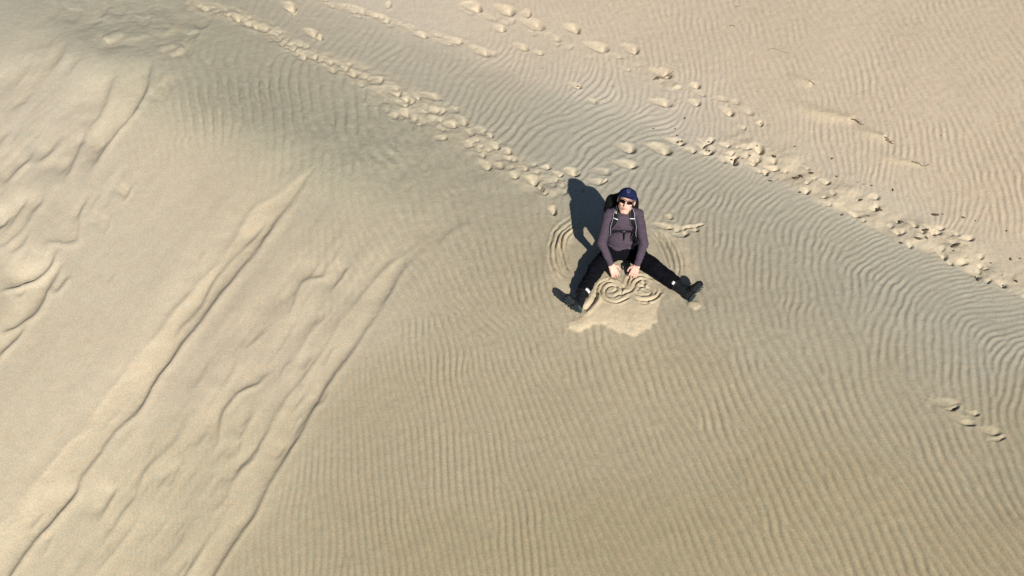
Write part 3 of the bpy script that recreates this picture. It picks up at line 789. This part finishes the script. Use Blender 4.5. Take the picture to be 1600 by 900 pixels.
# joints (image left = the man's right side)
J = dict(
 pelvis=V(.02, .0, .10), belly=V(.015, .015, .24), chest=V(.005, .03, .42), upper=V(.003, .035, .53), neck=V(-.002, .02, .62),
 shL=at(948, 331, .56), elL=at(940, 379, .365), wrL=at(955, 414, .145),
 shR=at(1002, 333, .56), elR=at(1006, 381, .365), wrR=at(995, 415, .145),
 hipL=V(-.075, -.03, .10), knL=at(930, 422, .125), anL=at(906.5, 464, .075),
 hipR=V(.115, -.03, .10), knR=at(1027, 421, .125), anR=at(1064, 450, .08))
for k in ('shL', 'shR'): J[k].y = .035
for k, v in J.items(): print(k, [round(c, 3) for c in v])
HC = V(.018, -.005, .715)
hf = V(-.14, -.85, .47).normalized()           # face direction
hu = V(.22, .50, .80); hu = (hu - hf * hu.dot(hf)).normalized()
hx = hu.cross(hf) * -1; hx = hf.cross(hu); 
if hx.x < 0: hx = -hx
HM = Matrix((hx, hf, hu)).transposed()           # local (x right in picture, y forward, z up)
def hp(x, y, z): return HC + HM @ V(x, y, z)

# body: head, neck, trunk, arms with hands, legs in one skin
bm = bmesh.new()
ell(bm, hp(0, -.012, .030), (.076, .094, .092), HM)
ell(bm, hp(0, .018, -.030), (.062, .070, .080), HM)
ell(bm, hp(0, .040, -.085), (.036, .040, .032), HM)
caps(bm, hp(-.045, .0, -.06), hp(-.015, .05, -.098), .022, .02); caps(bm, hp(.045, .0, -.06), hp(.015, .05, -.098), .022, .02)
ell(bm, hp(0, .070, .025), (.055, .022, .02), HM)                         # brow
caps(bm, hp(0, .088, .015), hp(0, .108, -.030), .008, .013)               # nose
ell(bm, hp(-.010, .098, -.034), (.008, .010, .007), HM); ell(bm, hp(.010, .098, -.034), (.008, .010, .007), HM)
ell(bm, hp(-.036, .062, -.018), (.022, .02, .022), HM); ell(bm, hp(.036, .062, -.018), (.022, .02, .022), HM)
for s in (-1, 1):
    ell(bm, hp(s * .080, -.008, -.002), (.009, .018, .027), HM)
ell(bm, hp(0, .083, -.060), (.022, .012, .012), HM)
caps(bm, J['upper'], hp(0, -.02, -.06), .060, .052)
ell(bm, J['upper'] + V(0, 0, -.02), (.100, .050, .045))
caps(bm, J['pelvis'], J['chest'], .09, .085)
for s in 'LR':
    q_ = J['sh' + s] + V(.03 if s == 'L' else -.03, 0, -.044); caps(bm, J['chest'] + V(0, 0, .06), q_, .04, .028); caps(bm, q_, J['el' + s], .028, .028); caps(bm, J['el' + s], J['wr' + s], .032, .024)
    caps(bm, J['hip' + s], J['kn' + s], .070, .048); caps(bm, J['kn' + s], J['an' + s], .045, .034)
def hand(wr, tipdir, side, down, curl=.5):
    """palm and five bent fingers; side points to the thumb"""
    f = tipdir.normalized(); s_ = (side - f * side.dot(f)).normalized(); n_ = f.cross(s_).normalized()
    if n_.z < 0: n_ = -n_
    p0 = wr; p1 = wr + f * .078
    for o_ in (-.028, -.010, .010, .028):
        caps(bm, p0 + s_ * o_ * .55, p1 + s_ * o_, .018, .014)
    L = [.072, .080, .074, .058]
    for i, o_ in enumerate((.030, .010, -.010, -.029)):
        b0 = p1 + s_ * o_ * 1.05; d0 = (f + s_ * (.10 - .07 * i) - n_ * .25).normalized()
        b1 = b0 + d0 * L[i] * .45; d1 = (f * .75 - n_ * .75 * curl * 1.5).normalized(); b2 = b1 + d1 * L[i] * .32
        d2 = (f * .45 - n_ * 1.1 * curl * 1.5).normalized(); b3 = b2 + d2 * L[i] * .24
        caps(bm, b0, b1, .0095, .0088, 10); caps(bm, b1, b2, .0088, .0082, 10); caps(bm, b2, b3, .0082, .0072, 10)
    t0 = p0 + s_ * .022 + f * .018; t1 = t0 + (s_ * .8 + f * .6 - n_ * .15).normalized() * .042; t2 = t1 + (s_ * .25 + f * .95 - n_ * .4).normalized() * .034
    t3 = t2 + (f * .9 - n_ * .5 - s_ * .1).normalized() * .018
    caps(bm, t0, t1, .014, .0105, 10); caps(bm, t1, t2, .0105, .0095, 10); caps(bm, t2, t3, .0095, .008, 10)
tL = at(965, 434, .03) - J['wrL']; tR = at(986, 434, .03) - J['wrR']; print('hand reach', tL.length, tR.length)
hand(J['wrL'], tL + V(-.005, -.01, .0), V(1, .25, .1), 1, .45)
hand(J['wrR'], tR + V(.005, -.01, .0), V(-1, .25, .1), 1, .6)
# everything of the man is modelled in world space, then hung on the Empty at his seat
def setp(o):
    o.data.transform(Matrix.Translation(-off)); o.parent = man; return o
body = setp(fuse('body', bm, .0038, SKIN, None, 3))

# shirt
def wr_shirt(c, n):
    v = 0.0065 * fbm(c[:, 0] * 12 + c[:, 2] * 9, c[:, 2] * 26, 300, 3) + .0022 * vnoise(c[:, 0] * 40, c[:, 2] * 75 + c[:, 1] * 30, 310)
    return v
bm = bmesh.new()
caps(bm, J['upper'] + V(-.06, 0, .0), J['upper'] + V(.06, 0, .0), .070, .070)
ell(bm, J['chest'] + V(0, 0, .02), (.158, .113, .155)); ell(bm, J['belly'] + V(0, -.005, .0), (.158, .122, .14))
ell(bm, J['belly'] + V(0, -.012, -.07), (.165, .130, .10))
ell(bm, J['upper'] + V(0, 0, .0), (.138, .078, .060))
caps(bm, J['neck'] + V(0, 0, -.03), J['neck'] + V(0, -.008, .0), .070, .060)
for s in 'LR':
    sg_ = -1 if s == 'L' else 1
    caps(bm, J['sh' + s] + V(-.025 * sg_, 0, -.036), J['el' + s], .055, .045); caps(bm, J['el' + s], J['wr' + s], .043, .031)
    caps(bm, J['upper'] + V(.07 * sg_, 0, .012), J['sh' + s] + V(-.02 * sg_, 0, -.036), .058, .050)
neckdir = (hp(0, -.02, -.02) - J['upper']).normalized()
cuts = [(V(0, 0, .165), V(0, -.12, -1))]
cuts_w = []
for s in 'LR':
    dirw = (J['wr' + s] - J['el' + s]).normalized()
b_shirt = fuse('shirt', bm, .0055, SHIRT, None, 5, wr_shirt)
# cut away: cuffs, hem and collar, each only in its own neighbourhood
def trim(o, tests):
    b2 = bmesh.new(); b2.from_mesh(o.data)
    dele = [v for v in b2.verts if any(t(v.co) for t in tests)]
    bmesh.ops.delete(b2, geom=dele, context='VERTS'); b2.to_mesh(o.data); b2.free()
def segd(c, a, b):
    t = max(0, min(1, (c - a).dot(b - a) / (b - a).length_squared)); return (c - a - (b - a) * t).length
def past(p, d, r): return lambda c: (c - p).dot(d) > 0 and (c - p).length < r
dL = (J['wrL'] - J['elL']).normalized(); dR = (J['wrR'] - J['elR']).normalized()
hemc = J['belly'] + V(0, 0, 0)
trim(b_shirt, [past(J['wrL'] - dL * .004, dL, .08), past(J['wrR'] - dR * .004, dR, .08),
    lambda c: c.z < .190 + .012 * math.sin(c.x * 30) and min(segd(c, J['elL'], J['wrL']), segd(c, J['elR'], J['wrR'])) > .060,
    past(J['neck'] + V(0, -.02, .006), V(0, -.35, 1).normalized(), .09)])
sol = b_shirt.modifiers.new('cloth', 'SOLIDIFY'); sol.thickness = .004; sol.offset = 0
setp(b_shirt)

# trousers
def wr_tr(c, n):
    return .013 * fbm(c[:, 0] * 11 + c[:, 1] * 6, c[:, 1] * 13 + c[:, 2] * 10, 320, 3) + .004 * vnoise(c[:, 0] * 34 + 5, c[:, 1] * 40, 330)
bm = bmesh.new()
ell(bm, V(.02, .005, .125), (.168, .132, .125)); 
for s in 'LR':
    caps(bm, J['hip' + s], J['kn' + s], .096, .074); d = (J['an' + s] - J['kn' + s]).normalized()
    caps(bm, J['kn' + s], J['an' + s] - d * .01, .073, .060)
    caps(bm, J['hip' + s] + V(0, .05, .0), J['hip' + s], .095, .098)
b_tr = fuse('trousers', bm, .006, CLOTH, None, 6, wr_tr)
trim(b_tr, [past(J['anL'] - (J['anL'] - J['knL']).normalized() * .055, (J['anL'] - J['knL']).normalized(), .12), past(J['anR'] - (J['anR'] - J['knR']).normalized() * .055, (J['anR'] - J['knR']).normalized(), .12)])
sol = b_tr.modifiers.new('cloth', 'SOLIDIFY'); sol.thickness = .004; sol.offset = 0
setp(b_tr)

# boots
def boot(ank, heel, toe, legdir, tabside, face, tabw):
    T = (toe - heel).normalized(); Lf = (toe - heel).length
    N_ = (face - T * face.dot(T)).normalized()          # out of the sole, away from the shin
    S_ = T.cross(N_).normalized()
    def q(t, s_, n_): return heel + T * (t * Lf) + S_ * s_ - N_ * n_     # n_ up from the sole
    # upper
    b_ = bmesh.new()
    ell(b_, q(.16, 0, .055), (.04, .04, .048)); 
    caps(b_, q(.14, 0, .05), q(.62, 0, .045), .040, .038); caps(b_, q(.55, .008, .040), q(.86, .008, .034), .040, .032); caps(b_, q(.55, -.010, .040), q(.84, -.010, .034), .040, .030)
    caps(b_, q(.30, 0, .07), q(.60, 0, .055), .044, .034)
    up = (J_leg - ank).normalized() if False else -legdir.normalized()
    caps(b_, q(.20, 0, .06), ank + up * .05, .047, .052)
    caps(b_, q(.34, 0, .10), ank + up * .045, .034, .040)
    o = fuse('boot', b_, .0045, BOOT, None, 3, lambda c, n: .002 * fbm(c[:, 0] * 40, c[:, 1] * 40 + c[:, 2] * 40, 340, 2))
    # collar roll
    bc = bmesh.new(); c0 = ank + up * .052; A_, B_, _ = frame_of(up)
    tube(bc, [c0 + (A_ * math.cos(a) + B_ * math.sin(a)) * .058 for a in np.linspace(0, 2 * math.pi, 25)], .010, 8)
    collar = bmobj('padded_collar', bc, BOOT)
    # sole: outline of a shoe with tread blocks and a pale welt
    out = []
    for k in range(9):
        a = 2 * math.pi * k / 40; t = .5 - .52 * math.cos(a); w = (.036 + .014 * math.sin(math.pi * min(1, max(0, (t - .35) / .65)))) * abs(math.sin(a)) ** .55
        w *= 1 - .16 * math.exp(-((t - .42) / .12) ** 2)
        out.append((t, math.copysign(w, math.sin(a)) + .004))
    bs = bmesh.new()
    def slab(b, pts, n0, n1):
        lo_ = [b.verts.new(q(t, w, n0)) for t, w in pts]; hi = [b.verts.new(q(t, w, n1)) for t, w in pts]
        b.faces.new(lo_); b.faces.new(hi[::-1])
        for i in range(len(pts)): b.faces.new((lo_[i], lo_[(i + 1) % len(pts)], hi[(i + 1) % len(pts)], hi[i]))
    slab(bs, out, -.002, .018)
    sole = bmobj('sole', bs, SOLE, None, False)
    bt = bmesh.new()
    for k in range(9):
        t0 = .05 + k * .105
        if k == 4: continue
        for s0 in (-1, 0, 1):
            w = .017 if k > 4 else .014
            if k in (0, 8) and s0: continue
            slab(bt, [(t0, s0 * w * 1.3 - w * .5 + .004), (t0 + .075, s0 * w * 1.3 - w * .5 + .004), (t0 + .075, s0 * w * 1.3 + w * .5 + .004), (t0, s0 * w * 1.3 + w * .5 + .004)], -.0035, -.0021)
    tread = bmobj('tread', bt, SOLE, None, False)
    bw = bmesh.new()
    tube(bw, [q(t, w * 1.03, .019) for t, w in out + out[:1]], .0035, 6)
    welt = bmobj('welt', bw, EDGE)
    bl = bmesh.new()
    for k in range(5):
        t = .34 + k * .065; h = .125 - k * .018
        tube(bl, cr3([q(t, -.028, h - .022), q(t + .01, 0, h - .004 + .004), q(t + .02, .028, h - .022)], 4), .0028, 5)
    lace = bmobj('laces', bl, BUCK)
    # bit of white sock / tab
    c1 = ank + up * .070
    ta = tabside.normalized(); ta = (ta - up * ta.dot(up)).normalized(); tb_ = up.cross(ta)
    bk = bmesh.new(); vs = []
    for k in range(7):
        a = math.radians(-tabw + 2 * tabw * k / 6)
        rdir = ta * math.cos(a) + tb_ * math.sin(a)
        vs.append([bk.verts.new(c1 + rdir * rr_ + up * h) for rr_, h in ((.071, -.012), (.074, .012), (.060, .012), (.058, -.012))])
    for A1, B1 in zip(vs[:-1], vs[1:]):
        for k in range(4): bk.faces.new((A1[k], A1[(k + 1) % 4], B1[(k + 1) % 4], B1[k]))
    bk.faces.new(vs[0]); bk.faces.new(vs[-1][::-1])
    tab = bmobj('white_tab', bk, WHITE)
    setp(o)
    for c in (collar, sole, tread, welt, lace, tab):
        c.data.transform(Matrix.Translation(-off)); c.parent = o
    return o
hL = at(906, 490, .02); tLo = at(882, 464, .185)
hR = at(1075, 472, .02); tRo = at(1099, 443, .215)
print('boot lengths', (hL - tLo).length, (hR - tRo).length, hL, tLo, hR, tRo)
bL = boot(J['anL'], hL, tLo, (J['anL'] - J['knL']).normalized(), V(.6, -.5, .6), V(-.38, -.85, .30), 24)
bR = boot(J['anR'], hR, tRo, (J['anR'] - J['knR']).normalized(), V(-.5, -.5, .7), V(.60, -.75, .28), 13)

# hair, lips, glasses, cap
bm = bmesh.new()
ell(bm, hp(0, -.018, .012), (.0805, .094, .085), HM)
hair = fuse('hair', bm, .005, HAIR, None, 2, lambda c, n: .0015 * vnoise(c[:, 0] * 120, c[:, 2] * 120, 350))
inv = HM.transposed()
def loc(c): return inv @ (c - HC)
trim(hair, [lambda c: loc(c).z > .06 or loc(c).z < -.055 or (loc(c).y > .012 and loc(c).z < .0) or loc(c).y > .03])
sol = hair.modifiers.new('thick', 'SOLIDIFY'); sol.thickness = .004
setp(hair)
bm = bmesh.new()
tube(bm, cr3([hp(-.024, .082, -.062), hp(-.008, .094, -.057), hp(0, .095, -.059), hp(.008, .094, -.057), hp(.024, .082, -.062)], 4), [.002] * 4 + [.0042] * 9 + [.002] * 4, 6)
tube(bm, cr3([hp(-.022, .082, -.066), hp(-.008, .092, -.070), hp(.008, .092, -.070), hp(.022, .082, -.066)], 4), [.002] * 3 + [.0045] * 7 + [.002] * 3, 6)
setp(bmobj('lips', bm, LIPS))
gl = bmesh.new()
for s in (-1, 1):
    # wrap-round lens: grid bent round the face
    rows = []
    for j in range(7):
        r_ = []
        for i in range(10):
            a = -1 + 2 * i / 9; b = -1 + 2 * j / 6
            m_ = (1 - .28 * a * a * b * b)
            x = s * (.036 + .029 * a * m_); z = .006 + .0205 * b * m_ - .004 * a * a + (.003 * a)
            y = .099 - 7.0 * x * x - .006 * b * b
            r_.append(gl.verts.new(hp(x, y, z)))
        rows.append(r_)
    for A1, B1 in zip(rows[:-1], rows[1:]):
        for i in range(9): gl.faces.new((A1[i], A1[i + 1], B1[i + 1], B1[i]))
bmesh.ops.solidify(gl, geom=gl.faces[:], thickness=.003)
glass = setp(bmobj('sunglasses', gl, LENS))
fr = bmesh.new()
tube(fr, cr3([hp(-.010, .104, .016), hp(0, .107, .019), hp(.010, .104, .016)], 4), .0032, 6)
tube(fr, cr3([hp(-.066, .070, .030), hp(-.036, .095, .032), hp(-.008, .102, .028), hp(.008, .102, .028), hp(.036, .095, .032), hp(.066, .070, .030)], 4), .0026, 6)
for s in (-1, 1): tube(fr, cr3([hp(s * .064, .070, .022), hp(s * .079, .04, .018), hp(s * .084, -.02, .012)], 4), .0034, 6)
frm = bmobj('glasses_frame', fr, LENS); frm.data.transform(Matrix.Translation(-off)); frm.parent = glass
# cap: six panel crown, seams, brim, button, badge
cp = bmesh.new(); rows = []
CT = 32
def crown(a, b, k=1.0):
    # a azimuth (0 = front), b elevation 0..pi/2
    seam = 1 - .012 * abs(math.cos(a * 3)) ** 14
    x = math.sin(a) * .090 * math.cos(b) ** .80; y = -.010 + math.cos(a) * (.106 if math.cos(a) > 0 else .102) * math.cos(b) ** .80
    z = .054 + .076 * math.sin(b) ** .95 + .012 * max(0, math.cos(a)) * math.sin(2 * b) - .012 * (1 - math.cos(a)) * .5 * math.cos(b)
    return V(x * seam * k, y * seam * k, z * (seam if b > .3 else 1))
for j in range(13):
    b = math.pi / 2 * j / 12.6
    rows.append([cp.verts.new(hp(*crown(2 * math.pi * i / CT, b))) for i in range(CT)])
for A1, B1 in zip(rows[:-1], rows[1:]):
    for i in range(CT): cp.faces.new((A1[i], A1[(i + 1) % CT], B1[(i + 1) % CT], B1[i]))
cp.faces.new(rows[-1])
bmesh.ops.solidify(cp, geom=cp.faces[:], thickness=.003)
cap = setp(bmobj('cap', cp, NAVY))
br = bmesh.new(); rows = []
for j in range(6):
    f = j / 5; r_ = []
    for i in range(17):
        a = math.radians(-78 + 156 * i / 16)
        c_ = crown(a, 0.02)
        ext = .064 * f * math.cos(a * .98) ** .45 if abs(a) < math.radians(88) else 0
        x = c_.x * (1 + .04 * f); y = c_.y + ext; z = c_.z + .004 - .004 * f - .020 * (abs(math.sin(a)) ** 2) * f
        r_.append(br.verts.new(hp(x, y, z)))
    rows.append(r_)
for A1, B1 in zip(rows[:-1], rows[1:]):
    for i in range(16): br.faces.new((A1[i], A1[i + 1], B1[i + 1], B1[i]))
bmesh.ops.solidify(br, geom=br.faces[:], thickness=.003)
def sub(o, parent):
    o.data.transform(Matrix.Translation(-off)); o.parent = parent; return o
sub(bmobj('brim', br, BRIM), cap)
bb = bmesh.new(); ell(bb, hp(0, -.010, .131), (.007, .007, .004), HM); sub(bmobj('top_button', bb, NAVY), cap)
be = bmesh.new()
def onc(a, b): c = crown(a, b, 1.0); c = V(c.x, c.y + .003, c.z + .002); return hp(*c)
tube(be, cr3([onc(.26 * math.cos(t) , .62 + .20 * math.sin(t)) for t in np.linspace(.4, 5.2, 9)], 3), .0018, 5)
tube(be, cr3([onc(.13 * math.cos(t) - .02, .60 + .10 * math.sin(t)) for t in np.linspace(3.0, 7.5, 7)], 3), .0016, 5)
sub(bmobj('badge', be, mat('pale_blue_thread', (.16, .20, .38), .6, .2)), cap)

# ------------------------------------------------------------------ backpack worn by the man
pk = bpy.data.objects.new('backpack', None); COL.objects.link(pk)
pk.location = (0, .2, G0); tag(pk, 'black backpack with pale piped straps worn on the back of the sitting man', 'backpack')
off2 = Vector(pk.location)
def pkp(o, parent=pk):
    o.data.transform(Matrix.Translation(-off2)); o.parent = parent; return o
bm = bmesh.new()
for (x, y, z) in [(-.10, .165, .17), (.10, .165, .17), (-.11, .18, .38), (.11, .18, .38), (-.095, .17, .56), (.095, .17, .56), (0, .2, .17), (0, .215, .38), (0, .19, .58), (0, .15, .4)]:
    ell(bm, V(x, y, z), (.07, .075, .09))
for (a, b) in [((-.125, .155, .17), (-.10, .17, .53)), ((.10, .165, .17), (.095, .17, .55)), ((0, .2, .17), (0, .19, .58)), ((-.05, .18, .2), (-.05, .18, .58)), ((.05, .18, .2), (.05, .18, .58))]:
    caps(bm, V(*a), V(*b), .075, .072)
caps(bm, V(-.07, .15, .60), V(.06, .15, .605), .060, .055)
pkp(fuse('bag', bm, .007, PACK, None, 5, lambda c, n: .004 * fbm(c[:, 0] * 14, c[:, 2] * 14 + c[:, 1] * 9, 360, 3)))
bm = bmesh.new(); ell(bm, V(0, .268, .30), (.10, .045, .11)); pkp(fuse('front_pocket', bm, .008, PACK, None, 3))
bm = bmesh.new(); tube(bm, cr3([V(-.04, .12, .645), V(-.025, .10, .685), V(.025, .10, .685), V(.04, .12, .645)], 5), .008, 8); pkp(bmobj('grab_handle', bm, STRAP))
# straps follow the shirt
tmpb = bmesh.new(); tmpb.from_mesh(b_shirt.data); tmpb.transform(Matrix.Translation(off)); tmpb.faces.ensure_lookup_table()
bvh = BVHTree.FromBMesh(tmpb)
def snap(p, o_=.008):
    l, n, i, d = bvh.find_nearest(p)
    if n.dot(p - Vector((0, .03, p.z))) < 0 and abs(p.z) < .6: pass
    return l + n * o_, n
def ribbon(pts, width, off_=.008, th=.006, shift=0.0, w0=None):
    P = cr3(pts, 7); S = [snap(p, off_) for p in P]; b = bmesh.new()
    for _ in range(10):
        S = [S[0]] + [(S[i][0] * .5 + (S[i - 1][0] + S[i + 1][0]) * .25, (S[i][1] * .5 + (S[i - 1][1] + S[i + 1][1]) * .25).normalized()) for i in range(1, len(S) - 1)] + [S[-1]]
    S = [(p + n * max(0, off_ * .7 - (p - bvh.find_nearest(p)[0]).dot(bvh.find_nearest(p)[1])), n) for p, n in S]; rows = []; path = []
    for i in range(len(S)):
        t = (S[min(i + 1, len(S) - 1)][0] - S[max(i - 1, 0)][0]).normalized(); n = S[i][1]; s_ = t.cross(n).normalized()
        w = width / 2; c = S[i][0] + s_ * shift; n = s_.cross(t).normalized() 
        if n.dot(S[i][1]) < 0: n = -n
        rows.append([b.verts.new(c - s_ * w), b.verts.new(c - s_ * w * .8 + n * th), b.verts.new(c + s_ * w * .8 + n * th), b.verts.new(c + s_ * w), b.verts.new(c + s_ * w - n * .004), b.verts.new(c - s_ * w - n * .004)])
        path.append((c, n, s_))
    for A1, B1 in zip(rows[:-1], rows[1:]):
        for k in range(6): b.faces.new((A1[k], A1[(k + 1) % 6], B1[(k + 1) % 6], B1[k]))
    b.faces.new(rows[0]); b.faces.new(rows[-1][::-1])
    return b, path
sLp = [V(-.075, .12, .60), V(-.085, .06, .66), V(-.088, -.02, .63), V(-.086, -.09, .54), V(-.098, -.12, .46), V(-.118, -.11, .39), V(-.15, -.03, .33)]
sRp = [V(.075, .12, .60), V(.085, .06, .66), V(.090, -.02, .63), V(.092, -.09, .54), V(.092, -.12, .45), V(.100, -.12, .38), V(.115, -.10, .30)]
for P_, s in ((sLp, -1), (sRp, 1)):
    b, path = ribbon(P_, .056, .007)
    st = pkp(bmobj('shoulder_strap', b, STRAP))
    for e_ in (-1, 1):
        bp_ = bmesh.new(); tube(bp_, [c + s_d * (e_ * .024) + n * .0075 for c, n, s_d in path[10:]] , .0019 if e_ == -s else .0014, 5)
        if e_ == s * -1 or True:
            o = bmobj('piping', bp_, PIPE if e_ != s else mat('grey_piping', (.16, .17, .19), .5, .4)); o.data.transform(Matrix.Translation(-off2)); o.parent = st
    bp_ = bmesh.new(); c, n, s_d = path[20]; c2, n2, s2 = path[21 if s < 0 else 19]; t_ = (path[21][0] - path[19][0]).normalized()
    k1 = c - s_d * .026 + n * .009 + t_ * (.004); k2 = c + s_d * .026 + n * .009 - t_ * (.004)
    tube(bp_, [k1, k2], .0045, 6)
    o = bmobj('reflective_band', bp_, WHITE); o.data.transform(Matrix.Translation(-off2)); o.parent = st
    if s < 0:   # small triangular mark above the band
        bp_ = bmesh.new(); c, n, s_d = path[16]; t_ = (path[17][0] - path[15][0]).normalized()
        tri = [c + n * .0085 - t_ * .014, c + n * .0085 + t_ * .010 + s_d * .011, c + n * .0085 + t_ * .010 - s_d * .011]
        tube(bp_, [tri[0], tri[1]], .0026, 5); tube(bp_, [tri[1], tri[2]], .0026, 5); tube(bp_, [tri[2], tri[0]], .0018, 5)
        o = bmobj('strap_mark', bp_, WHITE); o.data.transform(Matrix.Translation(-off2)); o.parent = st
b, path = ribbon([V(-.100, -.12, .42), V(-.05, -.15, .405), V(.0, -.16, .402), V(.05, -.15, .408), V(.095, -.12, .42)], .022, .007, .005)
cs = pkp(bmobj('chest_strap', b, STRAP))
bm = bmesh.new(); c, n, s_d = path[len(path) // 2 + 1]
bx_ = bmesh.ops.create_cube(bm, size=1, matrix=Matrix.Translation(c + n * .008) @ Matrix.Diagonal((.045, .014, .024, 1))); bmesh.ops.bevel(bm, geom=bm.edges[:], offset=.003, segments=2, affect='EDGES')
o = bmobj('buckle', bm, BUCK); o.data.transform(Matrix.Translation(-off2)); o.parent = cs
b, p_ = ribbon([V(.02, -.15, .40), V(.018, -.16, .375), V(.015, -.16, .335)], .012, .009, .003); o = bmobj('loose_end', b, STRAP); o.data.transform(Matrix.Translation(-off2)); o.parent = cs
b, p_ = ribbon([V(.115, -.10, .31), V(.125, -.09, .26), V(.135, -.07, .21), V(.14, -.02, .18)], .022, .006, .004); pkp(bmobj('lower_strap', b, STRAP))
b, p_ = ribbon([V(-.15, -.03, .33), V(-.155, .0, .27), V(-.15, .05, .2)], .022, .006, .004); pkp(bmobj('lower_strap', b, STRAP))
bm = bmesh.new(); p0, _n = snap(V(.128, -.09, .245), .012)
tube(bm, cr3([p0 + V(.006, 0, .012), p0 + V(.012, -.003, 0), p0 + V(.006, 0, -.012), p0 + V(-.006, 0, -.010), p0 + V(-.006, 0, .010), p0 + V(.006, 0, .012)], 3), .0025, 5)
pkp(bmobj('strap_ring', bm, PIPE))
tmpb.free()

# ------------------------------------------------------------------ driftwood twigs and dark bits on the sand
WOOD = mat('weathered_twig_bark', (.17, .10, .06), .85, .15, noise=.3, nscale=90)
CLOD = mat('dark_damp_litter_and_print_shade', (.13, .098, .068), .95, .1, noise=.35, nscale=120, bump=.6, bscale=150)
def twig(pts, r, label, group=None, h=.012, forks=()):
    o = bpy.data.objects.new('twig', None); COL.objects.link(o)
    base = on_sand(*pts[0]); o.location = base; tag(o, label, 'twig', group)
    W_ = [on_sand(u, v, h * (0.4 + (k % 2) * .6)) - base for k, (u, v) in enumerate(pts)]
    bm = bmesh.new(); P_ = cr3(W_, 4); n = len(P_)
    tube(bm, P_, [r * .62 * (1 - .6 * i / n) for i in range(n)], 6); bmobj('stem', bm, WOOD, o)
    for f in forks:
        Wf = [on_sand(u, v, h * (.4 + k * .5)) - base for k, (u, v) in enumerate(f)]
        bm = bmesh.new(); P_ = cr3(Wf, 4); tube(bm, P_, [r * .45 * (1 - .6 * i / len(P_)) for i in range(len(P_))], 5); bmobj('side_branch', bm, WOOD, o)
twig([(1022,126),(1029,122),(1036,122),(1044,119),(1053,112)], .009, 'forked dark twig lying at the end of a footprint on the upper sand', None, .02, [[(1029,122),(1027,126),(1032,125)], [(1044,119),(1049,121)]])
twig([(1331,187),(1338,190),(1343,194),(1350,197)], .010, 'brown twig at the end of the longest wind tail on the smooth upper right sand', None, .02, [[(1340,191),(1346,192)]])
twig([(1382,215),(1387,220),(1391,224),(1397,228)], .008, 'crooked brown twig at the tip of the second, lower wind tail', None, .025, [[(1387,220),(1384,222)], [(1391,224),(1396,222)]])
twig([(1425,253),(1434,256),(1443,260),(1452,258)], .007, 'thin reddish twig lowest of the three by the wind tails on the upper right sand', None, .01)
twig([(1264,127),(1268,129),(1273,133)], .007, 'short twig above and left of the long wind tail', None, .012)
twig([(1199,78),(1208,76),(1218,79),(1227,82),(1236,84)], .004, 'long thin curved stem on bare sand in the upper right', None, .004)
twig([(1149,11),(1153,11),(1157,9)], .006, 'small brown twig nearest the top edge on the upper right sand', None, .01)
twig([(1140,41),(1144,40),(1148,42)], .006, 'small brown twig just below the topmost one on the upper right sand', None, .008)
twig([(1440,331),(1450,329)], .0045, 'thin straight twig beside the trampled belt', None, .01) if False else None

def clod_mesh(seed, k=1.0):
    b = bmesh.new(); bmesh.ops.create_icosphere(b, subdivisions=2, radius=1)
    r_ = random.Random(seed)
    ph = [r_.uniform(0, 6) for _ in range(6)]
    for v in b.verts:
        c = v.co; s_ = 1 + .25 * math.sin(3 * c.x + ph[0]) * math.cos(2.5 * c.y + ph[1]) + .15 * math.sin(6 * c.z + ph[2] + 4 * c.x) + r_.uniform(-.08, .08)
        v.co = V(c.x * s_, c.y * s_ * .8, c.z * s_ * .5)
    me_ = bpy.data.meshes.new('clod'); b.to_mesh(me_); b.free(); me_.materials.append(CLOD)
    return me_
CM = [clod_mesh(s) for s in range(5)]  # damp bits, and shadow spots of footprints given as dark clumps
bits = [(848,107,3),(892,107,2),(958,135,3),(903,135,5),(931,160,4),(1070,185,5),(1021,201,4),(1055,201,4),(1058,212,4),(1105,195,2),(1188,193,3),(1172,243,4),(1107,222,5),
 (1204,283,5),(1216,282,2),(1242,229,4),(1300,248,6),(1307,276,5),(1319,287,2),(1340,285,3),(1350,288,3),(1362,290,4),(1395,297,5),(1471,212,2),(1268,271,8),(1244,279,10),(1252,276,8),(1210,245,8),
 (1102,231,7),(1108,236,7),(1143,250,6),(1345,313,7),(1375,328,6),(1357,338,4),(1409,347,7),(1447,360,8),(1435,373,9),(1448,372,5),(1492,385,8),(1498,382,6),(1490,392,4),(1505,340,6),(1473,335,3),(1524,345,3),(1573,361,4),(1594,404,4),
 (1548,411,4),(1579,405,5),(1462,336,8),(1588,440,6),(1528,437,8),(1250,301,7),(1316,336,5),(1408,380,6),(1567,446,5),(1416,307,2),(1160,248,4),(1060,222,6),(1066,221,5),(1295,262,2),(1183,228,4),(735,214,3),(568,109,3),(585,121,2)]
for i, (u, v, s) in enumerate(bits):
    o = bpy.data.objects.new('debris_clump', CM[i % 5]); COL.objects.link(o)
    p = on_sand(u, v); sc_ = s / 3.0 * .0085
    o.location = (p.x, p.y, p.z + sc_ * .18); o.scale = (sc_ * random.uniform(.9, 1.7), sc_ * random.uniform(.7, 1.1), sc_ * .9); o.rotation_euler = (0, 0, random.uniform(0, 3.14))
    tag(o, 'small dark brown clump on the footprinted sand, in part standing in for print shadows', 'clump', 'small dark clumps scattered on the sand')
print('done')
